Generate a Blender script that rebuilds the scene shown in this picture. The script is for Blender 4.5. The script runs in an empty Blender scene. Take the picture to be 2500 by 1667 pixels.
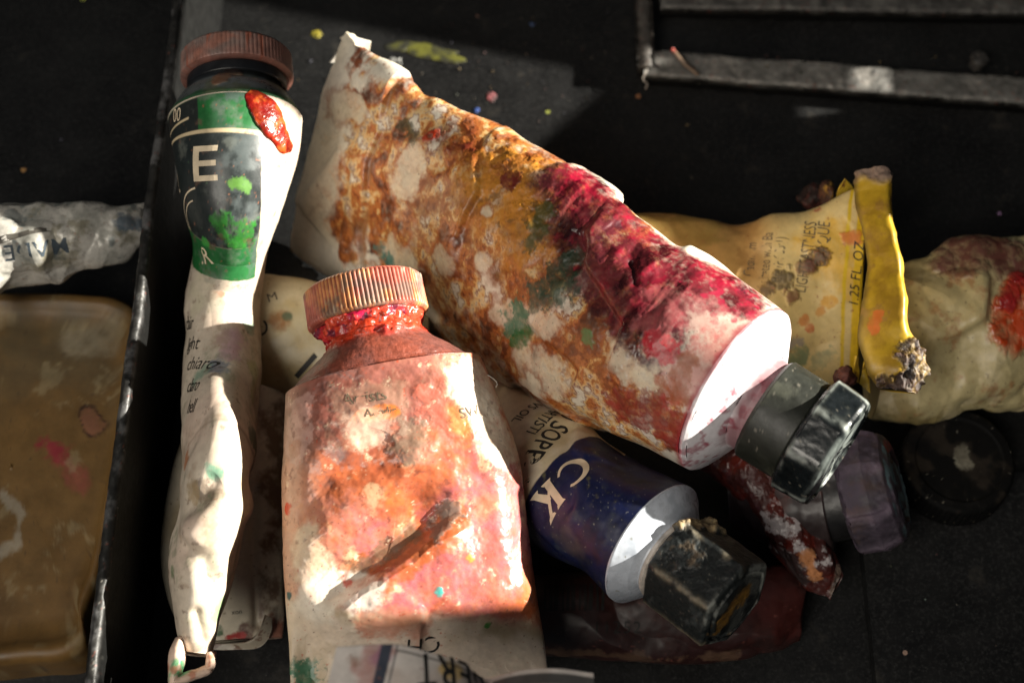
import bpy, bmesh, math, random
import numpy as np
from mathutils import Vector, Matrix

# ------------------------------------------------------------------ camera, light, exposure
MM = 0.001
THETA = math.radians(24.0)          # camera leans this far off the vertical
HFOV = math.radians(40.0)
DIST = 199.0                        # mm from the aim point
AIM = np.array([0.0, 0.0, 10.0])
PW, PH = 2500.0, 1667.0
FWD = np.array([0.0, math.sin(THETA), -math.cos(THETA)])
RIGHT = np.array([1.0, 0.0, 0.0])
UP = np.cross(RIGHT, FWD)
CAM = AIM - FWD * DIST
TH = math.tan(HFOV / 2)

sc = bpy.context.scene
cd = bpy.data.cameras.new('camera')
cam = bpy.data.objects.new('camera', cd)
sc.collection.objects.link(cam)
cd.sensor_width = 36.0
cd.lens = 18.0 / TH
cd.clip_start = 0.005
cd.clip_end = 10.0
m = Matrix((RIGHT, UP, -FWD)).transposed().to_4x4()
m.translation = Vector(CAM * MM)
cam.matrix_world = m
cd.dof.use_dof = True
cd.dof.focus_distance = 0.176
cd.dof.aperture_fstop = 20.0
sc.camera = cam

w = bpy.data.worlds.new('World')
sc.world = w
w.use_nodes = True
w.node_tree.nodes['Background'].inputs[0].default_value = (0.80, 0.90, 1.0, 1)
w.node_tree.nodes['Background'].inputs[1].default_value = 0.045

SUN_AZ, SUN_EL = math.radians(9), math.radians(20)     # azimuth north of east
SD = np.array([math.cos(SUN_EL) * math.cos(SUN_AZ), math.cos(SUN_EL) * math.sin(SUN_AZ), math.sin(SUN_EL)])


def lamp(name, kind, pos_mm, aim_mm, energy, color, **kw):
    d = bpy.data.lights.new(name, kind)
    d.energy = energy
    d.color = color
    for k, v in kw.items():
        setattr(d, k, v)
    o = bpy.data.objects.new(name, d)
    sc.collection.objects.link(o)
    o.location = Vector(np.array(pos_mm) * MM)
    dr = Vector(np.array(aim_mm, float) - np.array(pos_mm, float)).normalized()
    o.rotation_euler = dr.to_track_quat('-Z', 'Y').to_euler()
    return o


lamp('sunbeam_lamp', 'SPOT', np.array([0, 0, 15]) + SD * 2500, (0, 0, 15), 1400.0, (1.0, 0.95, 0.84),
     spot_size=math.radians(12), spot_blend=0.1, shadow_soft_size=0.019)
lamp('soft_fill_lamp', 'AREA', (-330, -420, 640), (0, 0, 10), 3.9, (1.0, 0.93, 0.82), shape='DISK', size=0.42)  # soft fill added behind the camera to lift the shaded sides
sc.view_settings.view_transform = 'Standard'
sc.view_settings.look = 'None'
sc.view_settings.exposure = 0.0
sc.view_settings.gamma = 1.0
sc.cycles.use_denoising = True
sc.cycles.max_bounces = 6

rng = np.random.default_rng(7)
random.seed(7)


# ------------------------------------------------------------------ helpers: space
def nrm(a):
    a = np.asarray(a, float)
    return a / np.maximum(np.linalg.norm(a, axis=-1, keepdims=True), 1e-9)


def ray(px, py):
    x = (px - PW / 2) / (PW / 2) * TH
    y = -(py - PH / 2) / (PW / 2) * TH
    return nrm(FWD + x * RIGHT + y * UP)


def P(px, py, z):
    d = ray(px, py)
    return CAM + d * ((z - CAM[2]) / d[2])


def Pplane(px, py, c, n):
    d = ray(px, py)
    return CAM + d * (np.dot(c - CAM, n) / np.dot(d, n))


def project(p):
    q = p - CAM
    dz = q @ FWD
    return PW / 2 + (q @ RIGHT) / dz / TH * PW / 2, PH / 2 - (q @ UP) / dz / TH * PW / 2


def lin(c):
    c = np.asarray(c, float) / 255.0
    return np.where(c <= 0.04045, c / 12.92, ((c + 0.055) / 1.055) ** 2.4)


# ------------------------------------------------------------------ helpers: noise
PERM = np.random.default_rng(3).permutation(4096).astype(np.int64)
VAL = np.random.default_rng(4).uniform(-1, 1, 4096)


def vnoise(p, f, seed=0):
    q = p * f + seed * 17.31 + 1000.0
    i = np.floor(q).astype(np.int64)
    t = q - i
    t = t * t * (3 - 2 * t)
    x0, y0, z0 = i[..., 0], i[..., 1], i[..., 2]

    def h(a, b, c):
        return VAL[PERM[(PERM[(PERM[a & 4095] + b) & 4095] + c) & 4095]]
    tx, ty, tz = t[..., 0], t[..., 1], t[..., 2]
    a = h(x0, y0, z0) * (1 - tx) + h(x0 + 1, y0, z0) * tx
    b = h(x0, y0 + 1, z0) * (1 - tx) + h(x0 + 1, y0 + 1, z0) * tx
    c = h(x0, y0, z0 + 1) * (1 - tx) + h(x0 + 1, y0, z0 + 1) * tx
    d = h(x0, y0 + 1, z0 + 1) * (1 - tx) + h(x0 + 1, y0 + 1, z0 + 1) * tx
    return (a * (1 - ty) + b * ty) * (1 - tz) + (c * (1 - ty) + d * ty) * tz


def fbm(p, f, oct=4, seed=0, gain=0.5):
    s, a, n = 0.0, 1.0, 0.0
    for k in range(oct):
        s = s + a * vnoise(p, f * 2.03 ** k, seed + 11 * k)
        n += a
        a *= gain
    return s / n * 1.6


def sstep(a, b, x):
    t = np.clip((x - a) / (b - a), 0, 1)
    return t * t * (3 - 2 * t)


def interp_rows(x, xs, ys):
    """smooth (monotone-ish cubic) interpolation of rows ys at xs"""
    ys = np.asarray(ys, float)
    d = np.gradient(ys, xs, axis=0)
    k = np.clip(np.searchsorted(xs, x) - 1, 0, len(xs) - 2)
    h = xs[k + 1] - xs[k]
    t = (x - xs[k]) / h
    sh = (-1,) + (1,) * (ys.ndim - 1)
    t, h = t.reshape(sh), h.reshape(sh)
    return ((2 * t ** 3 - 3 * t ** 2 + 1) * ys[k] + (t ** 3 - 2 * t ** 2 + t) * h * d[k]
            + (-2 * t ** 3 + 3 * t ** 2) * ys[k + 1] + (t ** 3 - t ** 2) * h * d[k + 1])


# ------------------------------------------------------------------ helpers: materials
def make_mat(name, metallic=0.0, grain=0.25, grain_f=900.0, bump=0.15, bump_f=1400.0, spec=0.5, coat=0.0, bump_d=0.0002, sss=0.0):
    mt = bpy.data.materials.new(name)
    mt.use_nodes = True
    nt = mt.node_tree
    N, L = nt.nodes, nt.links
    b = N['Principled BSDF']
    at = N.new('ShaderNodeAttribute')
    at.attribute_name = 'col'
    tc = N.new('ShaderNodeTexCoord')
    n1 = N.new('ShaderNodeTexNoise')
    n1.inputs['Scale'].default_value = grain_f
    n1.inputs['Detail'].default_value = 5
    n1.inputs['Roughness'].default_value = 0.65
    L.new(tc.outputs['Object'], n1.inputs['Vector'])
    mr = N.new('ShaderNodeMapRange')
    mr.inputs['From Min'].default_value = 0.3
    mr.inputs['From Max'].default_value = 0.7
    mr.inputs['To Min'].default_value = 1 - grain
    mr.inputs['To Max'].default_value = 1 + grain * 0.5
    L.new(n1.outputs['Fac'], mr.inputs['Value'])
    mx = N.new('ShaderNodeMix')
    mx.data_type = 'RGBA'
    mx.blend_type = 'MULTIPLY'
    mx.inputs['Factor'].default_value = 1.0
    L.new(at.outputs['Color'], mx.inputs[6])
    L.new(mr.outputs['Result'], mx.inputs[7])
    L.new(mx.outputs[2], b.inputs['Base Color'])
    # alpha of the attribute carries the roughness
    n3 = N.new('ShaderNodeMath')
    n3.operation = 'MULTIPLY_ADD'
    n3.inputs[1].default_value = 0.3
    L.new(n1.outputs['Fac'], n3.inputs[0])
    sub = N.new('ShaderNodeMath')
    sub.operation = 'SUBTRACT'
    sub.inputs[1].default_value = 0.15
    L.new(at.outputs['Alpha'], sub.inputs[0])
    L.new(sub.outputs[0], n3.inputs[2])
    L.new(n3.outputs[0], b.inputs['Roughness'])
    n2 = N.new('ShaderNodeTexNoise')
    n2.inputs['Scale'].default_value = bump_f
    n2.inputs['Detail'].default_value = 4
    L.new(tc.outputs['Object'], n2.inputs['Vector'])
    bp = N.new('ShaderNodeBump')
    bp.inputs['Strength'].default_value = bump
    bp.inputs['Distance'].default_value = bump_d
    L.new(n2.outputs['Fac'], bp.inputs['Height'])
    L.new(bp.outputs['Normal'], b.inputs['Normal'])
    b.inputs['Metallic'].default_value = metallic
    b.inputs['Specular IOR Level'].default_value = spec
    b.inputs['Coat Weight'].default_value = coat
    b.inputs['Coat Roughness'].default_value = 0.2
    if sss:
        b.inputs['Subsurface Weight'].default_value = sss
        b.inputs['Subsurface Radius'].default_value = (0.002, 0.0012, 0.0006)
        b.inputs['Subsurface Scale'].default_value = 1.0
    return mt


def flat_mat(name, rgb, rough=0.6, metallic=0.0, noise=0.35, f=700.0, spec=0.4):
    mt = bpy.data.materials.new(name)
    mt.use_nodes = True
    N, L = mt.node_tree.nodes, mt.node_tree.links
    b = N['Principled BSDF']
    tc = N.new('ShaderNodeTexCoord')
    n1 = N.new('ShaderNodeTexNoise')
    n1.inputs['Scale'].default_value = f
    n1.inputs['Detail'].default_value = 6
    L.new(tc.outputs['Object'], n1.inputs['Vector'])
    cr = N.new('ShaderNodeValToRGB')
    c = lin(rgb)
    cr.color_ramp.elements[0].position = 0.3
    cr.color_ramp.elements[1].position = 0.7
    cr.color_ramp.elements[0].color = (*(c * (1 - noise)), 1)
    cr.color_ramp.elements[1].color = (*np.minimum(c * (1 + noise), 0.9), 1)
    L.new(n1.outputs['Fac'], cr.inputs['Fac'])
    L.new(cr.outputs['Color'], b.inputs['Base Color'])
    b.inputs['Roughness'].default_value = rough
    b.inputs['Metallic'].default_value = metallic
    b.inputs['Specular IOR Level'].default_value = spec
    return mt


M_LACQ = make_mat('lacquered_tube', grain=0.14, grain_f=900, bump=0.07, spec=0.55)
M_CRUST = make_mat('crusty_paint', grain=0.45, grain_f=1600, bump=0.5, bump_f=2200, spec=0.5)
M_METAL = make_mat('bare_aluminium', metallic=0.75, grain=0.15, bump=0.10)
M_PLAST = make_mat('cap_plastic', grain=0.5, grain_f=500, bump=0.25, bump_f=900, spec=0.5)
M_AMBER = make_mat('amber_plastic', grain=0.3, grain_f=250, bump=0.2, bump_f=500, spec=0.4, sss=0.15)
M_DARK = make_mat('black_bakelite', grain=0.4, grain_f=500, bump=0.3, bump_f=900, spec=0.12)
M_INK = flat_mat('black_ink', (34, 32, 30), 0.6)
M_CREAM = flat_mat('cream_ink', (214, 196, 168), 0.5, noise=0.15)
M_OLDINK = flat_mat('worn_ink', (70, 66, 60), 0.7)
M_BROWNINK = flat_mat('faded_ink', (96, 84, 66), 0.7)


# ------------------------------------------------------------------ helpers: things
def link(o):
    sc.collection.objects.link(o)
    return o


def thing(name, label, cat, base_mm, group=None):
    o = link(bpy.data.objects.new(name, None))
    o.empty_display_size = 0.01
    o.location = Vector(np.array(base_mm) * MM)
    o['label'] = label
    o['category'] = cat
    if group is None:
        group = {'paint tube': 'paint tubes heaped in the box', 'fibre': 'stray fibres caught in the box'}.get(cat)
    if group:
        o['group'] = group
    return o


def base_of(o):
    b = np.zeros(3)
    while o is not None:
        b = b + np.array(o.location)
        o = o.parent
    return b / MM


def raw_mesh(name, verts_mm, faces, mat, parent=None, smooth=True):
    b = base_of(parent) if parent is not None else np.zeros(3)
    me = bpy.data.meshes.new(name)
    me.from_pydata([tuple((np.asarray(v) - b) * MM) for v in verts_mm], [], faces)
    me.validate()
    if smooth:
        me.shade_smooth()
    me.materials.append(mat)
    o = link(bpy.data.objects.new(name, me))
    o.parent = parent
    return o


class Surf:
    """a closed-in-u grid of points with paint on it"""

    def __init__(s, pos):
        s.pos = pos
        s.nv, s.nu = pos.shape[:2]
        s.flat()
        s.col = np.tile(lin((225, 220, 208)), (s.nv * s.nu, 1))
        s.rgh = np.full(s.nv * s.nu, 0.42)
        s.h = np.zeros(s.nv * s.nu)

    def flat(s):
        p = s.pos
        du = np.roll(p, -1, 1) - np.roll(p, 1, 1)
        dv = np.gradient(p, axis=0)
        n = np.cross(du, dv)
        s.n = nrm(n).reshape(-1, 3)
        mid = p.mean(1, keepdims=True)
        if np.sum((p - mid).reshape(-1, 3) * s.n) < 0:
            s.n = -s.n
        s.p = p.reshape(-1, 3)
        s.px, s.py = project(s.p)
        s.front = np.sum((CAM - s.p) * s.n, 1) > 0

    def displace(s, d):
        s.pos = (s.p + s.n * np.asarray(d).reshape(-1, 1)).reshape(s.nv, s.nu, 3)
        s.flat()

    def near(s, px, py):
        d = (s.px - px) ** 2 + (s.py - py) ** 2 + np.where(s.front, 0, 1e7)
        return int(np.argmin(d))

    def pt(s, px, py):
        return s.p[s.near(px, py)]

    def dist(s, pts):
        """distance in mm to a line through points of the photograph, found on this surface"""
        q = [s.pt(*a[:2]) for a in pts]
        if len(q) == 1:
            return np.linalg.norm(s.p - q[0], axis=1)
        best = np.full(len(s.p), 1e9)
        for a, b in zip(q[:-1], q[1:]):
            ab = b - a
            t = np.clip(((s.p - a) @ ab) / max(ab @ ab, 1e-9), 0, 1)
            best = np.minimum(best, np.linalg.norm(s.p - a - t[:, None] * ab, axis=1))
        return best

    def blob(s, pts, r, warp=0.5, f=0.35, soft=0.12, seed=1, oct=5):
        """r in photo pixels"""
        r = r / 17.2
        d = s.dist(pts) / r
        k = 1 - d
        sel = k > -1.6 * warp - soft
        out = np.zeros(len(s.p))
        if sel.any():
            ps = s.p[sel]
            kk_ = k[sel] + warp * fbm(ps, f, oct + 1, seed, 0.66)
            out[sel] = sstep(-soft, soft, kk_) * np.clip(0.84 + 0.42 * fbm(ps, 1.0, 4, seed + 77, 0.7) + 0.25 * (kk_ - 0.3), 0.15, 1)
        return out

    def lay(s, mask, rgb, rough=None, h=0.0, op=1.0):
        c = lin(rgb) if np.ndim(rgb) == 1 else rgb
        k = (np.clip(mask, 0, 1) * op)[:, None]
        s.col = s.col * (1 - k) + c * k
        if rough is not None:
            s.rgh = s.rgh * (1 - k[:, 0]) + rough * k[:, 0]
        if h:
            s.h = s.h + h * mask

    def ramp(s, D, stops, mask=None, rough=None):
        """colour by a continuous field: stops = [(value, rgb, opacity)]"""
        xs = [a[0] for a in stops]
        c = np.stack([np.interp(D, xs, [lin(a[1])[k] for a in stops]) for k in range(3)], 1)
        o = np.interp(D, xs, [a[2] for a in stops])
        s.lay(o if mask is None else o * mask, c, rough)

    def noise(s, f, oct=4, seed=0):
        return fbm(s.p, f, oct + 1, seed, 0.63) if oct >= 5 else fbm(s.p, f, oct, seed)

    def speckle(s, f, thr, rgb, seed, op=0.9, soft=0.22, rough=None, h=0.0):
        s.lay(sstep(thr, thr + soft, vnoise(s.p, f, seed) * 0.7 + vnoise(s.p, f * 2.3, seed + 5) * 0.5), rgb, rough, h, op)

    def build(s, name, mat, parent, caps=(False, False), smooth=True):
        s.displace(s.h)
        b = base_of(parent)
        nv, nu = s.nv, s.nu
        co = ((s.p - b) * MM).astype(np.float32)
        i = np.arange(nv - 1)[:, None] * nu
        j = np.arange(nu)[None]
        j2 = (j + 1) % nu
        q = np.stack([i + j, i + j2, i + nu + j2, i + nu + j], -1).reshape(-1, 4)
        # outward orientation
        k = q[len(q) // 2]
        fn = np.cross(s.p[k[1]] - s.p[k[0]], s.p[k[3]] - s.p[k[0]])
        if fn @ s.n[k[0]] < 0:
            q = q[:, ::-1]
        me = bpy.data.meshes.new(name)
        loops = q.reshape(-1).tolist()
        starts = (np.arange(len(q)) * 4)
        extra = []
        if caps[0]:
            extra.append(list(range(nu)))
        if caps[1]:
            extra.append(list(range((nv - 1) * nu, nv * nu)))
        starts = starts.tolist()
        for e in extra:
            starts.append(len(loops))
            loops += e
        me.vertices.add(len(co))
        me.vertices.foreach_set('co', co.reshape(-1))
        me.loops.add(len(loops))
        me.loops.foreach_set('vertex_index', np.array(loops, np.int32))
        me.polygons.add(len(starts))
        me.polygons.foreach_set('loop_start', np.array(starts, np.int32))
        me.update(calc_edges=True)
        if smooth:
            me.shade_smooth()
        a = me.color_attributes.new('col', 'FLOAT_COLOR', 'POINT')
        rg = np.concatenate([np.clip(s.col, 0.001, 0.95), np.clip(s.rgh, 0.05, 1)[:, None]], 1).astype(np.float32)
        a.data.foreach_set('color', rg.reshape(-1))
        me.materials.append(mat)
        o = link(bpy.data.objects.new(name, me))
        o.parent = parent
        s.obj = o
        return o


def usamples(nt, nb):
    """angles: nt samples over the top half, nb over the underside"""
    top = np.linspace(0, np.pi, nt, endpoint=False)
    bot = np.linspace(np.pi, 2 * np.pi, nb, endpoint=False)
    return np.concatenate([top, bot])


def tube(stations, nv=300, nt=200, nb=30, flip=False):
    """stations: (Lx, Ly, Rx, Ry, z, b, roll_deg, p); L, R: the outline in the photograph, z: height of the axis (mm),
    b: half thickness (None = round).  Returns Surf and the frame of row 0."""
    mid, W, a, b, pw, rl = [], [], [], [], [], []
    for st in stations:
        Lx, Ly, Rx, Ry, z, bb = st[:6]
        roll = math.radians(st[6]) if len(st) > 6 else 0.0
        pp = st[7] if len(st) > 7 else 1.0
        c = P((Lx + Rx) / 2, (Ly + Ry) / 2, z)
        n = nrm(CAM - c)
        l, r = Pplane(Lx, Ly, c, n), Pplane(Rx, Ry, c, n)
        hw = np.linalg.norm(r - l) / 2
        mid.append((l + r) / 2)
        W.append(nrm(r - l))
        a.append(hw / max(math.cos(roll), 0.3) if bb is not None else hw)
        b.append(hw if bb is None else bb)
        pw.append(pp)
        rl.append(roll)
    mid = np.array(mid)
    xs = np.concatenate([[0], np.cumsum(np.linalg.norm(np.diff(mid, axis=0), axis=1))])
    x = np.linspace(0, xs[-1], nv)
    C = interp_rows(x, xs, mid)
    Wd = nrm(interp_rows(x, xs, W))
    A = interp_rows(x, xs, np.array(a)[:, None])
    B = np.maximum(interp_rows(x, xs, np.array(b)[:, None]), 0.15)
    PWR = interp_rows(x, xs, np.array(pw)[:, None])
    RL = interp_rows(x, xs, np.array(rl)[:, None])
    T = nrm(np.gradient(C, axis=0))
    ort = np.clip(1 - x / xs[-1] * 1.6, 0, 1)[:, None]
    Wd = nrm(Wd - ort * np.sum(Wd * T, 1, keepdims=True) * T)
    Nn = nrm(np.cross(Wd, T))
    sgn = np.sign(np.sum(Nn * (CAM - C), 1, keepdims=True))
    Nn = Nn * sgn
    wt = np.sum(Wd * T, 1, keepdims=True)
    Wp = Wd - wt * T
    wl = np.linalg.norm(Wp, axis=1, keepdims=True)
    Wp = Wp / wl
    Wr = wt * T + wl * (Wp * np.cos(RL) + Nn * np.sin(RL))
    Nr = -Wp * np.sin(RL) + Nn * np.cos(RL)
    t = usamples(nt, nb)
    ct, stn = np.cos(t)[None], np.sin(t)[None]
    yy = np.sign(stn) * np.abs(stn) ** PWR
    pos = C[:, None] - (A * ct)[..., None] * Wr[:, None] + (B * yy)[..., None] * Nr[:, None]
    s = Surf(pos)
    s.V = np.repeat(x, s.nu)
    seg = np.linalg.norm(np.roll(pos, -1, 1) - pos, axis=2)
    S = np.concatenate([np.zeros((nv, 1)), np.cumsum(seg, 1)[:, :-1]], 1)
    S = S - S[:, nt // 2][:, None]
    s.S = S.reshape(-1)
    s.x, s.C, s.T, s.W, s.N, s.A, s.B = x, C, T, Wr, Nr, A[:, 0], B[:, 0]
    return s


def lathe(o, ax, prof, nu=96, steps=10, W=None, e=None, radial=None, nv=None):
    """rings along ax from o.  prof: (d, r) points; e(d): flatness; radial(th, d, r): shaping"""
    ax = nrm(ax)
    if W is None:
        W = nrm(np.cross(ax, (0.1, 0.2, 1.0)))
    W = nrm(W - (W @ ax) * ax)
    Nn = np.cross(ax, W)
    if Nn @ (CAM - o) < 0:
        Nn = -Nn
    prof = np.array(prof, float)
    seg = np.concatenate([[0], np.cumsum(np.linalg.norm(np.diff(prof, axis=0), axis=1))])
    n = nv or int(max(8, len(prof) * steps))
    x = np.unique(np.concatenate([np.linspace(0, seg[-1], n), seg]))
    d, r = np.interp(x, seg, prof[:, 0]), np.interp(x, seg, prof[:, 1])
    th = np.linspace(0, 2 * np.pi, nu, endpoint=False)
    rr = np.repeat(r[:, None], nu, 1)
    if radial is not None:
        rr = radial(th[None], d[:, None], rr)
    ee = np.ones_like(d) if e is None else np.array([e(k) for k in d])
    pos = o + d[:, None, None] * ax + (rr * np.cos(th))[..., None] * W + (rr * np.sin(th) * ee[:, None])[..., None] * Nn
    s = Surf(pos)
    s.d = np.repeat(d, nu)
    s.th = np.tile(th, len(d))
    return s


def polygon_r(n, k=0.0, rnd=1.06):
    """radius factor of a regular n-gon with rounded corners (inradius 1)"""
    def f(th):
        a = np.mod(th + k, 2 * np.pi / n) - np.pi / n
        return np.minimum(1 / np.cos(a), rnd)
    return f


def facets(s, K, amp, seed, sharp=1.2, zone=None):
    """crumpled sheet: blended tilted planes"""
    g = np.random.default_rng(seed)
    c = s.p[g.integers(0, len(s.p), K)]
    gr = g.normal(0, 1, (K, 3))
    off = g.normal(0, 0.5, K)
    dmin = np.full(len(s.p), 1e9)
    num = np.zeros(len(s.p))
    den = np.zeros(len(s.p))
    D = [np.sum((s.p - c[i]) ** 2, 1) for i in range(K)]
    dmin = np.min(D, axis=0)
    for i in range(K):
        wgt = np.exp(-np.minimum((D[i] - dmin) * sharp, 40))
        num += wgt * ((s.p - c[i]) @ gr[i] * 0.3 + off[i])
        den += wgt
    return amp * num / den


def creases(s, n, f, amp, seed, zone=1.0):
    """crushed foil: sharp folds in many directions, each over its own patch"""
    g = np.random.default_rng(seed)
    wv = np.stack([fbm(s.p, f * 0.8, 3, seed + 50 + k) for k in range(2)], 1)
    out = np.zeros(len(s.p))
    for k in range(n):
        d = nrm(g.normal(0, 1, 3))
        ff = f * g.uniform(0.7, 1.8)
        ph = s.p @ d * ff + g.uniform(0, 9) + 0.5 * wv[:, k % 2]
        tri = 2 * np.abs(ph - np.floor(ph) - 0.5)
        out += (tri - 0.5) * sstep(-0.1, 0.5, vnoise(s.p, f * 0.9, seed + 9 * k)) * g.uniform(0.5, 1.2) * f / ff
    return amp * out * zone


# ---- printed lettering laid on a surface
def lay_mesh(name, bm, s, o_px, dir_px, parent, mat, lift=0.035, flipy=False, maxlen=0.7, wear=0.0, seed=1, f=0.8):
    """bm: flat letter mesh in mm; put at the surface point seen at o_px, its x axis towards dir_px"""
    for _ in range(4):
        es = [e for e in bm.edges if e.calc_length() > maxlen]
        if not es:
            break
        bmesh.ops.subdivide_edges(bm, edges=es, cuts=1)
        bmesh.ops.triangulate(bm, faces=bm.faces[:])
    i0 = s.near(*o_px)
    o = s.p[i0]
    e1 = s.pt(*dir_px) - o
    sel0 = np.sum((s.p - o) ** 2, 1) < 4.0
    n = nrm(s.n[sel0 & s.front].mean(0))
    e1 = nrm(e1 - (e1 @ n) * n)
    e2 = np.cross(n, e1)
    if flipy:
        e2 = -e2
    co = np.array([v.co[:] for v in bm.verts])
    R = np.abs(co).max() * 1.5 + 4
    sel = np.where((np.sum((s.p - o) ** 2, 1) < R * R) & s.front)[0]
    sp, sn = s.p[sel], s.n[sel]
    q = o + co[:, :1] * e1 + co[:, 1:2] * e2
    out = np.zeros_like(q)
    # distance measured in the tangent plane
    su, sv_ = (sp - o) @ e1, (sp - o) @ e2
    hh = (sp - o) @ n
    kn = min(24, len(sp) - 1)
    for k in range(len(q)):
        dd = (su - co[k, 0]) ** 2 + (sv_ - co[k, 1]) ** 2
        j = np.argpartition(dd, kn)[:kn]
        top_ = hh[j].max()
        j = j[hh[j] > top_ - 1.2]
        wj = 1 / (dd[j] + 0.02)
        out[k] = q[k] + n * (np.sum(wj * hh[j]) / np.sum(wj) + lift + 0.02)
    faces = []
    for fc in bm.faces:
        faces.append([v.index for v in fc.verts])
    if wear > 0:
        cen = np.array([out[fc].mean(0) for fc in faces])
        keep = fbm(cen, f, 3, seed) > (-1 + 2 * wear) * 0.6
        faces = [fc for fc, kk in zip(faces, keep) if kk]
    bm.free()
    return raw_mesh(name, out, faces, mat, getattr(s, 'obj', None) or parent, smooth=False)


def letters(txt, size, spacing=1.0, offset=0.0, xs=1.0, shear=0.0):
    cu = bpy.data.curves.new('letters', 'FONT')
    cu.body = txt
    cu.size = size
    cu.space_character = spacing
    cu.offset = offset
    cu.shear = shear
    cu.resolution_u = 3
    ob = link(bpy.data.objects.new('letters', cu))
    bpy.context.view_layer.update()
    me = bpy.data.meshes.new_from_object(ob.evaluated_get(bpy.context.evaluated_depsgraph_get()))
    bm = bmesh.new()
    bm.from_mesh(me)
    bpy.data.objects.remove(ob)
    bpy.data.meshes.remove(me)
    for v in bm.verts:
        v.co.x *= xs
        v.co.z = 0
    bmesh.ops.remove_doubles(bm, verts=bm.verts[:], dist=size * 1e-4)
    bmesh.ops.triangulate(bm, faces=bm.faces[:])
    bm.verts.ensure_lookup_table()
    bm.verts.index_update()
    return bm


def polys(list_of_pts):
    bm = bmesh.new()
    for pts in list_of_pts:
        bm.faces.new([bm.verts.new((x, y, 0)) for x, y in pts])
    bmesh.ops.triangulate(bm, faces=bm.faces[:])
    bm.verts.index_update()
    return bm


def text(parent, s, txt, o_px, dir_px, size, mat=None, name='printed_text', spacing=1.0, bold=0.0, xs=1.0, wear=0.0, seed=1, shear=0.0, f=0.8):
    bm = letters(txt, size, spacing, bold, xs, shear)
    return lay_mesh(name, bm, s, o_px, dir_px, parent, mat or M_INK, wear=wear, seed=seed, f=f)


# ------------------------------------------------------------------ the paint box
def box_material():
    mt = bpy.data.materials.new('black_box_enamel')
    mt.use_nodes = True
    N, L = mt.node_tree.nodes, mt.node_tree.links
    b = N['Principled BSDF']
    tc = N.new('ShaderNodeTexCoord')

    def noise(scale, detail=6, rough=0.6):
        n = N.new('ShaderNodeTexNoise')
        n.inputs['Scale'].default_value = scale
        n.inputs['Detail'].default_value = detail
        n.inputs['Roughness'].default_value = rough
        L.new(tc.outputs['Object'], n.inputs['Vector'])
        return n

    def ramp(src, a, c, ca=(0, 0, 0, 1), cb=(1, 1, 1, 1)):
        r = N.new('ShaderNodeValToRGB')
        r.color_ramp.elements[0].position = a
        r.color_ramp.elements[1].position = c
        r.color_ramp.elements[0].color = ca
        r.color_ramp.elements[1].color = cb
        L.new(src, r.inputs['Fac'])
        return r.outputs['Color']

    def mix(f, a, c):
        x = N.new('ShaderNodeMix')
        x.data_type = 'RGBA'
        if isinstance(f, float):
            x.inputs[0].default_value = f
        else:
            L.new(f, x.inputs[0])
        for k, v in ((6, a), (7, c)):
            if isinstance(v, tuple):
                x.inputs[k].default_value = v
            else:
                L.new(v, x.inputs[k])
        return x.outputs[2]
    base = mix(ramp(noise(60).outputs['Fac'], 0.35, 0.7), (0.004, 0.004, 0.0042, 1), (0.010, 0.010, 0.010, 1))
    dust = ramp(noise(1800, 5, 0.85).outputs['Fac'], 0.50, 0.78)
    base = mix(dust, base, (0.042, 0.042, 0.041, 1))
    grime = ramp(noise(150, 8, 0.7).outputs['Fac'], 0.60, 0.72)
    base = mix(grime, base, (0.028, 0.025, 0.021, 1))
    # specks of dried paint
    vo = N.new('ShaderNodeTexVoronoi')
    vo.inputs['Scale'].default_value = 130
    L.new(tc.outputs['Object'], vo.inputs['Vector'])
    near = N.new('ShaderNodeMath')
    near.operation = 'LESS_THAN'
    near.inputs[1].default_value = 0.055
    L.new(vo.outputs['Distance'], near.inputs[0])
    hs = N.new('ShaderNodeHueSaturation')
    hs.inputs['Saturation'].default_value = 0.8
    hs.inputs['Value'].default_value = 0.35
    L.new(vo.outputs['Color'], hs.inputs['Color'])
    base = mix(near.outputs[0], base, hs.outputs['Color'])
    L.new(base, b.inputs['Base Color'])
    L.new(ramp(noise(300).outputs['Fac'], 0.3, 0.8, (0.32, 0.32, 0.32, 1), (0.6, 0.6, 0.6, 1)), b.inputs['Roughness'])
    b.inputs['Specular IOR Level'].default_value = 0.3
    bp = N.new('ShaderNodeBump')
    bp.inputs['Strength'].default_value = 0.25
    bp.inputs['Distance'].default_value = 0.0003
    L.new(noise(420, 7, 0.7).outputs['Fac'], bp.inputs['Height'])
    L.new(bp.outputs['Normal'], b.inputs['Normal'])
    return mt


M_BOX = box_material()
M_EDGE = make_mat('worn_metal_edge', metallic=0.3, grain=0.6, grain_f=500, bump=0.5, bump_f=900, spec=0.4)

box = thing('paint_box', 'black enamelled metal paint box with dividers, holding all the tubes', 'paint box', (0, 0, 0))


def slab(name, poly_top, thick_z, mat, parent):
    """a prism: poly_top (x, y, z) mm, dropped by thick_z"""
    n = len(poly_top)
    v = [tuple(p) for p in poly_top] + [(p[0], p[1], p[2] - thick_z) for p in poly_top]
    f = [list(range(n)), list(range(2 * n - 1, n - 1, -1))]
    for i in range(n):
        j = (i + 1) % n
        f.append([i, n + i, n + j, j])
    return raw_mesh(name, v, f, mat, parent, smooth=False)


slab('floor_panel', [(-130, -110, 0), (130, -110, 0), (130, 130, 0), (-130, 130, 0)], 1.5, M_BOX, box)


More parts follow.
